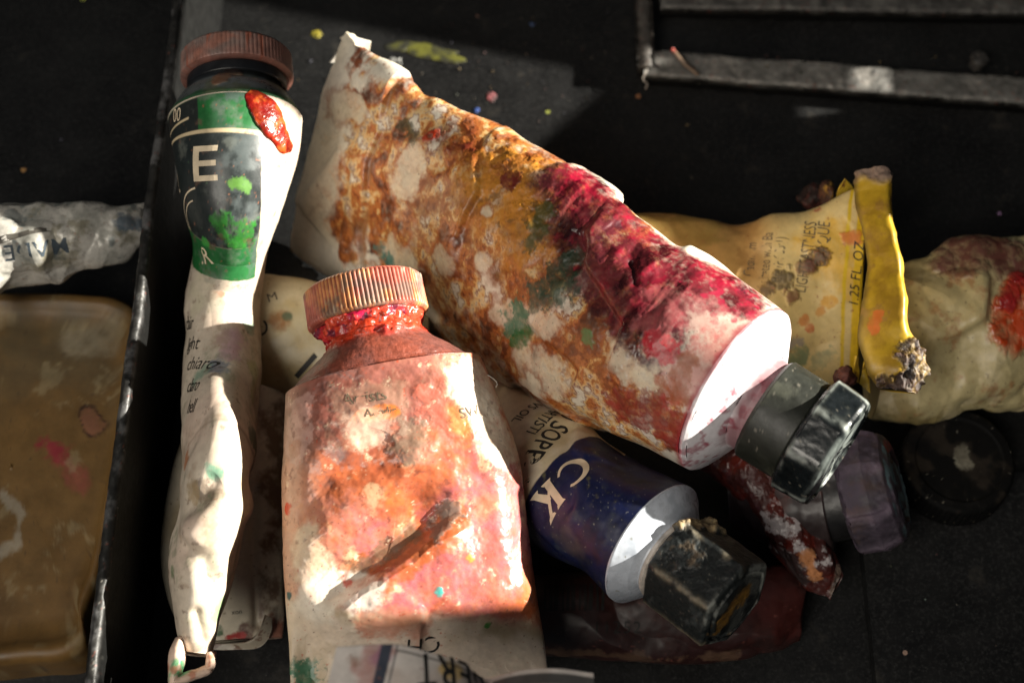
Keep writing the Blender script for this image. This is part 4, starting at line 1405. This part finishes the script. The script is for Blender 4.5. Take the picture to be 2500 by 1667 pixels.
s.h = cr * (0.3 + 0.6 * s.noise(0.8, 4, 551)) - 0.8 * hole + top_c * (0.3 + 0.4 * s.noise(0.8, 3, 552))
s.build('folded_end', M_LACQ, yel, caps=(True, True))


def torn(s):
    s.col[:] = lin((206, 170, 50))
    s.speckle(1.7, 0.3, (110, 60, 40), 9, 0.9)
    s.h = 0.1 * s.noise(0.8, 3, 3)


sheet('torn_flap', [P(2040, 492, 18), P(2052, 462, 20), P(2066, 438, 21)], [P(2048, 510, 17), P(2075, 490, 17.5), P(2096, 470, 18)], 0.3, M_LACQ, yel, torn, 40, 24)
sheet('torn_flap', [P(2085, 930, 17), P(2086, 900, 18), P(2090, 868, 19)], [P(2096, 935, 17), P(2098, 905, 17.5), P(2096, 880, 18)], 0.3, M_LACQ, yel, torn, 40, 24)
sheet('torn_flap', [P(2098, 935, 17), P(2104, 910, 18), P(2112, 885, 19)], [P(2125, 960, 17), P(2122, 930, 17.5), P(2116, 900, 18)], 0.3, M_LACQ, yel, torn, 40, 24)


def blobmesh(name, c, r, cols, mat, parent, seed, amp=0.35, f=0.35, sq=(1, 1, 1)):
    th = np.linspace(0, 2 * np.pi, 56, endpoint=False)
    ph = np.linspace(0.02, np.pi - 0.02, 34)
    pos = np.stack([np.sin(ph)[:, None] * np.cos(th) * sq[0], np.sin(ph)[:, None] * np.sin(th) * sq[1], np.cos(ph)[:, None] * np.ones_like(th) * sq[2]], -1) * r + c
    s = Surf(pos)
    s.h = r * amp * s.noise(f * 2 / r * 1.6, 4, seed)
    s.col[:] = lin(cols[0])
    s.rgh[:] = 0.7
    for i_, cc in enumerate(cols[1:]):
        s.lay(sstep(0.05, 0.4, s.noise(2.0 / r, 4, seed + 3 + i_)), cc, op=0.85)
    return s.build(name, mat, parent, caps=(True, True))


blobmesh('rust_lump', P(1985, 488, 14), 1.9, [(34, 18, 14), (48, 26, 16), (76, 30, 20)], M_CRUST, yel, 4)
blobmesh('rust_lump', P(2020, 478, 16.5), 1.7, [(96, 58, 30), (160, 120, 40), (64, 36, 26)], M_CRUST, yel, 9, sq=(0.6, 1.2, 1))
blobmesh('rust_lump', P(2062, 925, 18), 1.6, [(70, 34, 28), (110, 60, 46)], M_CRUST, yel, 12)

# ------------------------------------------------------------------ soft, dirty tube at the far right
s = tube([
    (2170, 690, 2060, 1000, 10, 6.0),
    (2225, 645, 2160, 1030, 10, 7.5),
    (2290, 620, 2280, 1026, 10, 8),
    (2365, 588, 2400, 1010, 10.5, 8),
    (2450, 578, 2500, 1004, 11, 7),
    (2620, 600, 2640, 1000, 11, 5),
], nv=260, nt=200, nb=20)
far = thing('paint_tube', 'olive stained crumpled tube with red paint, at the right edge', 'paint tube', P(2350, 800, 0))
s.displace(facets(s, 20, 0.25, 55, 0.2) + creases(s, 12, 0.09, 0.9, 58) + 0.25 * s.noise(0.3, 3, 56))
s.col[:] = lin((176, 162, 120))
s.lay(sstep(-0.1, 0.7, s.noise(0.2, 6, 601)), (122, 106, 62), 0.55, op=0.8)
s.lay(sstep(0.1, 0.6, s.noise(0.22, 5, 602)), (190, 176, 140), 0.5, op=0.7)
s.lay(sstep(0.2, 0.7, s.noise(0.4, 6, 603)), (140, 86, 44), 0.5, op=0.6)
s.lay(s.blob([(2340, 615), (2450, 640), (2500, 660)], 66, 0.6, 0.25, 0.3, 604), (84, 30, 34), 0.45, 0.4, op=0.9)
s.lay(s.blob([(2490, 760), (2480, 800)], 60, 0.5, 0.3, 0.2, 605), (178, 62, 22), 0.3, 0.5)
s.lay(s.blob([(2480, 690), (2462, 740)], 26, 0.6, 0.4, 0.2, 606), (140, 26, 26), 0.3, 0.3)
s.speckle(1.7, 0.6, (84, 70, 40), 607, 0.6)
s.build('tube_body', M_LACQ, far, caps=(True, True))

# ------------------------------------------------------------------ purple capped tube
pc = thing('paint_tube', 'dark tube with a dusty purple faceted cap, below the yellow fold', 'paint tube', P(2080, 1210, 0))
a0, a1 = P(2008, 1222, 9.5), P(2228, 1178, 14.5)
axc = nrm(a1 - a0)
bd = tube([
    (2010, 1120, 2035, 1345, 9.6, None),
    (1960, 1130, 1975, 1345, 8.6, 6.0),
    (1880, 1110, 1890, 1330, 7.4, 5.5),
    (1790, 1080, 1790, 1290, 6.0, 3),
], nv=80, nt=90, nb=16)
bd.col[:] = lin((44, 34, 34))
bd.lay(sstep(0, 0.5, bd.noise(0.3, 5, 620)), (74, 38, 32), 0.5, op=0.8)
bd.displace(0.3 * bd.noise(0.3, 3, 6))
bd.build('tube_body', M_LACQ, pc, caps=(True, True))
nk = lathe(a0, axc, [(-1.5, 5.0), (-1.0, 5.7), (5.0, 5.7), (5.4, 5.2)], nu=80, steps=6)
nk.col[:] = lin((26, 25, 26))
cap_common(nk, 624, (60, 54, 54), 0.2)
collar_ = nk.build('cap_collar', M_PLAST, pc, caps=(True, True))
pg8 = polygon_r(8, 0.1, 1.055)


def pcap(th, d, r):
    k = sstep(3.2, 3.8, d) * (1 - sstep(9.6, 10.2, d))
    return r * (1 + (pg8(th) - 1) * k)


cp = lathe(a0, axc, [(3.2, 5.2), (3.4, 7.0), (4.0, 7.9), (7.0, 8.0), (9.4, 7.1), (10.2, 6.0), (10.4, 5.0), (9.9, 4.7), (9.9, 3.6), (10.3, 3.3), (10.3, 0.05)], nu=240, nv=90, radial=pcap)
cp.col[:] = lin((60, 52, 62))
cp.rgh[:] = 0.6
cp.lay(sstep(-0.2, 0.4, cp.noise(0.25, 5, 630)), (68, 56, 70), 0.8, op=0.8)
cp.lay(sstep(0.0, 0.6, cp.noise(0.3, 6, 631)), (74, 54, 48), 0.8, op=0.7)
cp.lay(sstep(0.2, 0.8, cp.noise(0.5, 6, 632)), (104, 94, 106), 0.85, op=0.7)
a8 = np.mod(cp.th + 0.1, np.pi / 4)
ed = np.exp(-(a8 / 0.1) ** 2) + np.exp(-((a8 - np.pi / 4) / 0.1) ** 2)
cp.lay(np.clip(ed, 0, 1) * (cp.d < 9.5), (112, 96, 112), 0.7, op=0.5)
cp.lay((cp.d > 9.7) * sstep(-0.1, 0.4, cp.noise(0.6, 4, 633)), (96, 122, 128), 0.7, op=0.8)
cp.lay(cp.blob([(2165, 1090), (2180, 1080)], 14, 0.8, 0.8, 0.2, 634), (140, 40, 50), 0.6)
rib = np.cos(cp.th * 24)
cp.h = 0.16 * cp.noise(0.8, 5, 635) + 0.12 * np.sign(rib) * (np.clip(ed, 0, 1) > 0.4) * (cp.d < 9)
collar_.parent = cp.build('cap', M_PLAST, pc)

# ------------------------------------------------------------------ red stained crumpled tail beside the caps
s = tube([
    (1700, 1130, 1880, 1040, 9, 3.5),
    (1790, 1200, 1905, 1130, 9.5, 4.0),
    (1846, 1262, 1940, 1205, 9.5, 4.2),
    (1893, 1348, 1990, 1282, 9.2, 4.0),
    (1935, 1405, 2030, 1335, 8.6, 3.0),
    (1985, 1448, 2054, 1375, 8.0, 1.8),
    (2025, 1470, 2062, 1400, 7.8, 0.8),
], nv=240, nt=150, nb=20)
redt = thing('paint_tube', 'glossy red brown crumpled tube end, between the faceted black cap and the purple cap', 'paint tube', P(1930, 1330, 0))
s.displace(creases(s, 10, 0.14, 0.9, 68) + 0.2 * s.noise(0.5, 3, 66))
fine = s.noise(1.0, 4, 640)
s.col[:] = lin((62, 26, 22))
s.lay(sstep(0, 0.5, s.noise(0.35, 5, 641)), lin((92, 30, 20)) * (1 + 0.3 * fine)[:, None], 0.3, op=0.85)
s.lay(sstep(0.15, 0.5, s.noise(0.5, 5, 642)), (70, 34, 30), 0.35, op=0.8)
s.lay(sstep(0.3, 0.55, s.noise(0.45, 5, 643)) * sstep(1180, 1260, s.py), (180, 172, 172), 0.25, op=0.85)
s.lay(s.blob([(1970, 1360), (1985, 1400)], 18, 0.9, 0.6, 0.2, 644), (190, 128, 84), 0.3)
s.lay(s.blob([(1925, 1360), (1950, 1410)], 26, 0.6, 0.4, 0.2, 645), (44, 34, 34), 0.5)
s.lay(s.blob([(2045, 1390), (2045, 1450)], 12, 0.6, 0.4, 0.3, 646), (120, 104, 92), 0.4, op=0.8)
s.h = 0.15 * s.noise(0.9, 4, 647)
s.build('tube_body', M_LACQ, redt, caps=(True, True))

# ------------------------------------------------------------------ dark red tube on the floor, under the blue one
s = tube([
    (1180, 1390, 1180, 1590, 4.5, 3.6),
    (1300, 1400, 1300, 1600, 4.6, 4.2),
    (1480, 1390, 1480, 1612, 4.8, 4.4),
    (1650, 1390, 1650, 1618, 4.8, 4.4),
    (1800, 1380, 1800, 1608, 4.6, 4.0),
    (1910, 1380, 1900, 1585, 4.2, 2.6),
    (1965, 1400, 1950, 1560, 4.0, 1.2),
], nv=260, nt=160, nb=20)
drk = thing('paint_tube', 'dark red brown flattened tube lying lowest, under the blue labelled tube', 'paint tube', P(1600, 1500, 0))
s.displace(creases(s, 10, 0.09, 0.7, 78) + 0.15 * s.noise(0.3, 3, 76))
s.col[:] = lin((44, 20, 18))
s.lay(sstep(0, 0.5, s.noise(0.2, 5, 650)), (60, 27, 22), 0.5, op=0.8)
s.lay(sstep(0.1, 0.6, s.noise(0.3, 5, 651)), (44, 26, 24), 0.5, op=0.8)
s.lay(s.blob([(1880, 1440), (1920, 1500)], 60, 0.8, 0.3, 0.3, 652), (76, 30, 26), 0.45, op=0.7)
s.lay(s.blob([(1300, 1590), (1500, 1600), (1800, 1600)], 16, 1.2, 0.4, 0.3, 653), (104, 80, 62), 0.5, op=0.6)
s.speckle(2.0, 0.66, (120, 70, 60), 654, 0.6)
s.build('tube_body', M_LACQ, drk, caps=(True, True))
for k in range(11):
    x = 1335 + k * 14
    lay_mesh('printed_line', polys([[(0, 0), (3.6, 0), (3.6, 0.28 + 0.12 * (k % 3)), (0, 0.28 + 0.12 * (k % 3))]]), s, (x, 1490), (x, 1430), drk, M_INK)
text(drk, s, '11252', (1445, 1545), (1560, 1545), 2.2, M_INK, spacing=1.2)

# ------------------------------------------------------------------ two pale tubes lying underneath
u1 = thing('paint_tube', 'cream tube lying underneath, seen between the green label and the coppery cap', 'paint tube', P(700, 800, 0))
s = tube([
    (540, 660, 560, 985, 8, 5.0),
    (640, 668, 650, 985, 8.2, 6.0),
    (760, 690, 770, 1000, 8.2, 6.2),
    (900, 720, 900, 1020, 8.0, 5.5),
    (1050, 760, 1050, 1040, 7.6, 4),
], nv=180, nt=160, nb=16)
s.displace(creases(s, 8, 0.08, 0.5, 88))
s.col[:] = lin((196, 182, 146))
s.lay(sstep(0, 0.6, s.noise(0.16, 4, 660)), (170, 146, 92), 0.5, op=0.7)
s.lay(s.blob([(680, 780)], 24, 0.6, 0.4, 0.3, 661), (150, 96, 34), 0.5, op=0.9)
s.lay(s.blob([(703, 772)], 12, 0.6, 0.4, 0.3, 662), (70, 90, 60), 0.5, op=0.9)
s.speckle(1.7, 0.62, (140, 120, 80), 663, 0.6)
s.build('tube_body', M_LACQ, u1, caps=(True, True))
lay_mesh('printed_bar', polys([[(0, 0), (4.2, 0), (4.2, 0.75), (0, 0.75)]]), s, (727, 925), (770, 878), u1, M_INK)
text(u1, s, 'C', (660, 815), (650, 780), 3.2, M_INK)
text(u1, s, 'M', (655, 738), (700, 725), 2.0, M_OLDINK, wear=0.2)

u2 = thing('paint_tube', 'dirty white tube lying underneath with a flat crimped end, right of the narrow tube', 'paint tube', P(560, 1350, 0))
s = tube([
    (500, 960, 720, 960, 6.5, 4.5, 0, 0.8),
    (440, 1100, 700, 1100, 6.5, 4.6, 0, 0.8),
    (398, 1280, 692, 1290, 6.2, 4.4, 0, 0.8),
    (402, 1440, 694, 1440, 5.8, 3.4, 0, 0.8),
    (440, 1530, 694, 1520, 5.4, 2.0, 0, 0.9),
    (470, 1568, 690, 1556, 5.2, 0.9, 0, 0.9),
], nv=260, nt=180, nb=16)
s.displace(creases(s, 8, 0.08, 0.4, 98) - 0.7 * np.exp(-(s.dist([(622, 1200), (620, 1350), (628, 1520)]) / 0.7) ** 2))
s.col[:] = lin((196, 186, 166))
s.lay(sstep(0, 0.6, s.noise(0.14, 4, 670)), (160, 140, 104), 0.5, op=0.6)
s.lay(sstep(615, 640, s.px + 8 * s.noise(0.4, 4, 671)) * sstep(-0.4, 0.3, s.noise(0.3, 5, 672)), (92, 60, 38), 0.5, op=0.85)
s.lay(s.blob([(600, 1540)], 18, 0.6, 0.5, 0.3, 673), (90, 56, 48), 0.5)
s.lay(s.blob([(560, 1556), (590, 1550)], 8, 0.9, 0.8, 0.3, 674), (150, 40, 36), 0.5)
s.lay(s.blob([(540, 1540)], 12, 0.9, 0.8, 0.3, 675), (60, 84, 50), 0.5)
s.lay(s.blob([(660, 1530), (680, 1540)], 24, 0.9, 0.6, 0.3, 676), (140, 60, 36), 0.5, op=0.8)
s.speckle(2.0, 0.66, (96, 76, 50), 677, 0.7)
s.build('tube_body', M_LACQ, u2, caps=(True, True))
text(u2, s, 'xon', (565, 1498), (600, 1496), 0.9, M_INK, wear=0.2)


def crimp_paint(s):
    s.col[:] = lin((150, 140, 124))
    s.speckle(1.5, 0.2, (96, 66, 50), 3, 0.8)


sheet('crimp', [P(470, 1566, 5.6), P(560, 1572, 5.8), P(610, 1566, 6.5), P(640, 1530, 8), P(652, 1502, 8.4)],
      [P(480, 1582, 5.2), P(565, 1586, 5.4), P(640, 1574, 5.8), P(662, 1540, 7), P(664, 1508, 7.6)], 0.5, M_LACQ, u2, crimp_paint, 90, 20)

# ------------------------------------------------------------------ tube in the foreground, bottom edge
ft = thing('paint_tube', 'white tube end with navy stripe and upside down black letters, at the bottom edge', 'paint tube', P(1100, 1640, 0))


def fpaint(s):
    s.col[:] = lin((196, 188, 182))
    s.lay(sstep(0, 0.5, s.noise(0.16, 4, 680)), (176, 160, 150), 0.5, op=0.6)
    s.lay(s.blob([(900, 1640), (930, 1590)], 26, 0.9, 0.4, 0.3, 681), (150, 84, 76), 0.5, op=0.7)
    s.lay(s.blob([(930, 1600)], 18, 0.9, 0.4, 0.3, 682), (140, 84, 120), 0.5, op=0.7)
    s.lay(s.blob([(860, 1610)], 16, 0.9, 0.5, 0.3, 683), (130, 90, 70), 0.5, op=0.8)
    s.lay(s.blob([(1095, 1635), (1110, 1640)], 16, 0.9, 0.5, 0.3, 684), (196, 160, 70), 0.5, op=0.7)
    uu = np.tile(np.concatenate([np.linspace(0, 1, 300), np.linspace(1, 0, 300)]), s.nv)
    vv = np.repeat(np.linspace(0, 1, s.nv), s.nu)
    top = np.tile(np.concatenate([np.ones(300), np.zeros(300)]), s.nv)
    u_of = lambda x, y: uu[s.near(x, y)]
    un, ul = u_of(938, 1600), u_of(962, 1610)
    wd = 0.020
    s.lay(sstep(0.004, -0.004, np.abs(uu - un) - wd) * top, (40, 46, 62), 0.5)
    s.lay(sstep(0.002, -0.002, np.abs(uu - ul) - 0.003) * top, (40, 44, 56), 0.5)
    right = (uu > ul) * top
    s.lay(sstep(0.005, -0.001, np.abs(vv - 0.045) - 0.006) * right * (uu < 0.62), (50, 46, 44), 0.5, op=0.8)
    s.lay(sstep(0.01, -0.01, np.abs(vv - 0.10) - 0.055) * (uu > 0.63) * top, (34, 36, 38), 0.5, op=0.9)
    s.lay(sstep(0.005, -0.001, np.abs(vv - 0.20) - 0.008) * (uu > 0.63) * top, (44, 44, 46), 0.5, op=0.9)
    s.speckle(2.0, 0.66, (120, 80, 70), 685, 0.7)


tp = [P(822, 1578, 45), P(933, 1572, 45.5), P(965, 1572, 45.5), P(1043, 1590, 45), P(1137, 1622, 43), P(1188, 1656, 40), P(1238, 1642, 40), P(1342, 1630, 41), P(1449, 1642, 41)]
bt = [P(740, 1900, 44), P(890, 1900, 45), P(950, 1900, 46), P(1043, 1900, 47), P(1137, 1900, 47), P(1220, 1900, 46), P(1290, 1900, 45), P(1380, 1900, 44), P(1470, 1900, 43)]
fs = sheet('tube_body', tp, bt, 0.7, M_LACQ, ft, fpaint, 300, 120, bulge=1.5, wob=0.1)
text(ft, fs, 'BERT', (1185, 1640), (985, 1605), 4.6, M_INK, xs=0.75, bold=0.06, spacing=1.15)
text(org, orgS, 'CH', (1078, 1555), (1000, 1560), 3.0, M_INK, wear=0.15)
text(org, orgS, 'SW', (1125, 1022), (1175, 1010), 1.8, M_BROWNINK, wear=0.15)
text(org, orgS, 'Artists', (838, 990), (940, 975), 2.0, M_BROWNINK, wear=0.4, seed=5)
text(org, orgS, 'Acrylic', (890, 1018), (960, 1010), 1.4, M_BROWNINK, wear=0.4, seed=6)

# ------------------------------------------------------------------ silvery tube in the left compartment
sv = thing('paint_tube', 'silvery grey crushed tube with upside down print, in the left compartment', 'paint tube', P(150, 590, 0))
s = tube([
    (-120, 500, -110, 790, 21.5, 5.0),
    (0, 496, 0, 720, 21.5, 5.0),
    (130, 494, 130, 680, 21.5, 4.6),
    (250, 496, 262, 645, 21.5, 3.4),
    (330, 498, 338, 600, 21.5, 1.8),
    (362, 496, 366, 545, 21.5, 0.7),
], nv=240, nt=180, nb=16)
s.displace(creases(s, 12, 0.12, 0.7, 108) + 0.15 * s.noise(0.4, 3, 106))
s.col[:] = lin((176, 172, 164))
s.rgh[:] = 0.3
s.lay(sstep(0, 0.5, s.noise(0.2, 5, 690)), (140, 140, 132), 0.35, op=0.7)
s.lay(sstep(0.15, 0.6, s.noise(0.3, 5, 691)), (110, 104, 80), 0.5, op=0.7)
s.lay(sstep(0.3, 0.6, s.noise(0.4, 5, 692)), (70, 84, 86), 0.5, op=0.6)
s.lay(s.blob([(300, 545), (340, 550)], 18, 0.9, 0.5, 0.3, 693), (50, 72, 90), 0.5, op=0.8)
s.speckle(2.0, 0.62, (150, 110, 90), 694, 0.6)
s.build('tube_body', make_mat('dull_foil', metallic=0.12, grain=0.3, bump=0.2), sv, caps=(True, True))
text(sv, s, 'MADE IN ITALY', (165, 580), (0, 602), 3.0, flat_mat('blue_grey_ink', (52, 62, 70), 0.6), spacing=1.1, bold=0.03, wear=0.15)
lay_mesh('printed_line', polys([[(0, 0), (12, 0), (12, 0.8), (0, 0.8)]]), s, (128, 552), (20, 572), sv, M_OLDINK, wear=0.1)

# ------------------------------------------------------------------ amber plastic block
am = thing('plastic_case', 'dirty amber plastic case with a pink paint smear, in the left compartment', 'plastic case', P(120, 1150, 0))
outl = [(-180, 705), (0, 708), (200, 712), (285, 722), (325, 745), (334, 800), (326, 900), (300, 1080), (268, 1260), (240, 1400), (205, 1500), (202, 1575), (170, 1598), (60, 1612), (-180, 1625)]
zA = 10.0
q = np.array([P(x, y, zA) for x, y in outl])
xs = np.concatenate([[0], np.cumsum(np.linalg.norm(np.diff(np.vstack([q, q[:1]]), axis=0), axis=1))])
lo = interp_rows(np.linspace(0, xs[-1], 300, endpoint=False), xs, np.vstack([q, q[:1]]))
cen = lo.mean(0)
prof = [(1.0, -10), (1.0, -6), (1.0, -2), (0.995, -0.8), (0.975, -0.15), (0.95, 0), (0.93, -0.1), (0.90, -0.9), (0.87, -1.4), (0.8, -1.6)] + [(k, -1.6 + 0.5 * (0.8 - k)) for k in np.linspace(0.77, 0.0006, 40)]
pos = np.stack([cen + (lo - cen) * k + np.array([0, 0, h]) for k, h in prof])
s = Surf(pos)
s.n = np.where((s.n[:, 2:] < -0.2), -s.n, s.n)
s.col[:] = lin((112, 84, 44))
s.rgh[:] = 0.5
s.lay(sstep(-0.2, 0.6, s.noise(0.05, 4, 700)), (94, 68, 34), 0.5, op=0.7)
s.lay(sstep(0.0, 0.6, s.noise(0.08, 5, 701)) * sstep(1150, 800, s.py), (80, 72, 52), 0.6, op=0.7)
s.lay(s.blob([(200, 840), (240, 850)], 46, 0.8, 0.2, 0.4, 702), (150, 140, 118), 0.7, op=0.6)
s.lay(s.blob([(125, 1085), (150, 1115)], 24, 1.1, 0.5, 0.4, 703), (142, 36, 56), 0.4, op=0.85)
s.lay(s.blob([(170, 1130), (190, 1180)], 22, 0.9, 0.4, 0.4, 704), (150, 70, 66), 0.5, op=0.6)
s.lay(s.blob([(215, 1010), (230, 1040)], 24, 0.5, 0.4, 0.1, 705) - s.blob([(215, 1015), (230, 1040)], 18, 0.5, 0.4, 0.1, 705), (60, 36, 26), 0.5)
s.lay(s.blob([(215, 1015), (230, 1040)], 18, 0.5, 0.4, 0.1, 705), (128, 84, 64), 0.5, op=0.8)
s.lay(s.blob([(10, 1200), (50, 1250), (40, 1320), (0, 1350)], 12, 1.2, 0.5, 0.4, 706), (170, 165, 150), 0.6, op=0.5)
s.lay(sstep(0.35, 0.6, s.noise(0.25, 5, 707)), (160, 146, 112), 0.7, op=0.35)
s.speckle(1.7, 0.7, (60, 46, 34), 708, 0.6)
s.h = np.zeros(len(s.p))
s.build('case_body', M_AMBER, am, caps=(False, True))

# ------------------------------------------------------------------ loose black cap on the floor at the right
lc = thing('tube_cap', 'loose round black ribbed cap with a pale patch, on the box floor at right', 'tube cap', P(2315, 1150, 2.4))
cp = lathe(P(2318, 1150, 2.5), (0, 0, 1), [(0, 5), (0, 7.9), (0.3, 8.1), (4.6, 7.7), (5.0, 7.3), (5.1, 6.2), (4.8, 6.0), (4.8, 0.05)], nu=480, nv=50, radial=ribs(60, 0.14, 0.3, 4.5))
cp.col[:] = lin((9, 9, 9))
cap_common(cp, 710, (22, 21, 20), 0.2)
cp.rgh[:] = 0.75
cp.lay(cp.blob([(2345, 1100), (2355, 1130)], 20, 0.6, 0.4, 0.1, 712), (150, 146, 130), 0.6)  # pale patch on the cap top
cp.lay(np.exp(-((cp.d - 4.9) / 0.3) ** 2) * sstep(0, 0.5, cp.noise(0.4, 4, 713)), (46, 40, 34), 0.7, op=0.7)
cp.build('cap_shell', M_DARK, lc, caps=(True, False))

# ------------------------------------------------------------------ splinter and fibres
def strand(name, label, cat, pts, r, rgb, tip=None):
    q = np.array([P(*p) for p in pts])
    xs = np.concatenate([[0], np.cumsum(np.linalg.norm(np.diff(q, axis=0), axis=1))])
    n = max(16, int(xs[-1] / 0.25))
    c = interp_rows(np.linspace(0, xs[-1], n), xs, q)
    t = nrm(np.gradient(c, axis=0))
    a = nrm(np.cross(t, (0.3, 0.1, 1)))
    b = np.cross(t, a)
    th = np.linspace(0, 2 * np.pi, 8, endpoint=False)
    pos = c[:, None] + r * (np.cos(th)[None, :, None] * a[:, None] + np.sin(th)[None, :, None] * b[:, None])
    th_o = thing(name, label, cat, q[0])
    s = Surf(pos)
    s.col[:] = lin(rgb)
    if tip is not None:
        k = np.repeat(sstep(0.2, 0.0, np.linspace(0, 1, n)), 8)
        s.lay(k, tip)
    s.build('strand_body' if cat == 'fibre' else 'splinter_body', M_CRUST, th_o, caps=(True, True))


strand('wood_splinter', 'small brown splinter with a red tip, lying across the back ledge', 'splinter', [(1640, 120, 5), (1670, 155, 4.2), (1705, 183, 3.4)], 0.32, (104, 84, 66), (150, 50, 40))
strand('fibre', 'thin pale curly fibre hanging at the corner of the back ledge', 'fibre', [(1582, 155, 3.4), (1578, 175, 3.2), (1570, 195, 2.6), (1580, 205, 2.2), (1576, 218, 1.8)], 0.09, (170, 160, 150))
strand('fibre', 'thin curled fibre on the crushed silvery tube', 'fibre', [(155, 515, 23), (175, 530, 23), (172, 545, 23), (155, 555, 23), (150, 575, 23)], 0.05, (60, 56, 52))
strand('fibre', 'stray pale hair beside the right edge of the sunlit orange tube', 'fibre', [(1190, 915, 30), (1205, 925, 30), (1214, 938, 30), (1210, 945, 30)], 0.05, (190, 180, 170))

# ------------------------------------------------------------------ smears and crumbs of paint on the box floor
def smear(c, rx, ry, rot, rgb, seed):
    th = np.linspace(0, 2 * np.pi, 120, endpoint=False)
    rr = 1 + 0.35 * fbm(np.stack([np.cos(th) * 3, np.sin(th) * 3, th * 0 + seed], 1), 0.7, 5, seed)
    ks = np.array([1.0, 0.97, 0.9, 0.75, 0.55, 0.35, 0.15, 0.02])
    hs = np.array([0.0, 0.06, 0.10, 0.13, 0.15, 0.16, 0.16, 0.16])
    ca, sa = math.cos(rot), math.sin(rot)
    x, y = np.cos(th) * rr * rx, np.sin(th) * rr * ry
    pos = np.stack([np.stack([c[0] + k * (x * ca - y * sa), c[1] + k * (x * sa + y * ca), np.full(120, c[2] + h)], 1) for k, h in zip(ks, hs)])
    s = Surf(pos)
    s.n = np.tile(np.array([0, 0, 1.0]), (len(s.p), 1))
    s.col[:] = lin(rgb)
    s.rgh[:] = 0.6
    s.lay(sstep(-0.35, 0.35, s.noise(0.8, 6, seed)), (26, 26, 24), op=0.9)
    s.h = np.zeros(len(s.p))
    s.build('paint_smear', M_CRUST, box)


for k, (px, py, rx, ry, rot, rgb) in enumerate(((1060, 130, 5.2, 1.7, -0.25, (92, 92, 26)), (985, 112, 2.6, 1.0, 0.1, (80, 80, 28)), (772, 84, 0.9, 0.8, 0, (150, 138, 36)), (962, 155, 1.2, 1.0, 0.3, (150, 150, 146)),
                                                (1200, 238, 0.7, 0.9, 0, (170, 100, 104)), (1163, 270, 0.45, 0.5, 0, (50, 80, 150)), (1300, 60, 0.4, 0.4, 0, (60, 80, 120)), (2310, 1290, 0.4, 0.4, 0, (110, 110, 104)))):
    smear(P(px, py, 0.02), rx, ry, rot, rgb, 3 + k)
g = np.random.default_rng(21)
cv, cf, cc = [], [], []
pal = [(120, 116, 108), (90, 86, 80), (150, 140, 120), (140, 70, 50), (90, 60, 40), (150, 120, 50), (60, 70, 110), (120, 40, 50), (70, 90, 60)]
for k in range(620):
    px, py = g.uniform(-40, 2540), g.uniform(-40, 1700)
    if k % 4 == 0:
        px, py = g.uniform(1590, 2500), g.uniform(135, 225)
        c = P(px, py, zb + 0.1)
    elif k % 4 == 1:
        px, py = g.uniform(700, 1500), g.uniform(0, 300)
        c = P(px, py, 0.05)
    else:
        c = P(px, py, 0.05 if px < 2110 or py < 1280 else 2.45)
    r = 0.07 + 0.24 * g.random() ** 5
    n0 = len(cv)
    for d in ((1, 0, 0), (-0.4, 0.9, 0), (-0.6, -0.8, 0), (0.1, 0.1, 0.9), (0.5, 0.5, 0.3)):
        cv.append(c + r * (np.array(d) + g.normal(0, 0.25, 3)))
        cc.append((0.35 * lin(pal[g.integers(len(pal))]) + 0.65 * lin((84, 80, 74))) * g.uniform(0.3, 1.0) if d == (1, 0, 0) else cc[-1])
    cf += [[n0, n0 + 4, n0 + 3], [n0 + 4, n0 + 1, n0 + 3], [n0 + 1, n0 + 2, n0 + 3], [n0 + 2, n0, n0 + 3], [n0, n0 + 2, n0 + 1, n0 + 4]]
crumbs = raw_mesh('paint_crumbs', cv, cf, M_CRUST, None, smooth=False)
at_ = crumbs.data.color_attributes.new('col', 'FLOAT_COLOR', 'POINT')
at_.data.foreach_set('color', np.concatenate([np.array(cc), np.full((len(cc), 1), 0.7)], 1).astype(np.float32).reshape(-1))
crumbs['kind'] = 'stuff'
crumbs['label'] = 'dust and tiny crumbs of dried paint scattered over the black box floor'
crumbs['category'] = 'crumbs'
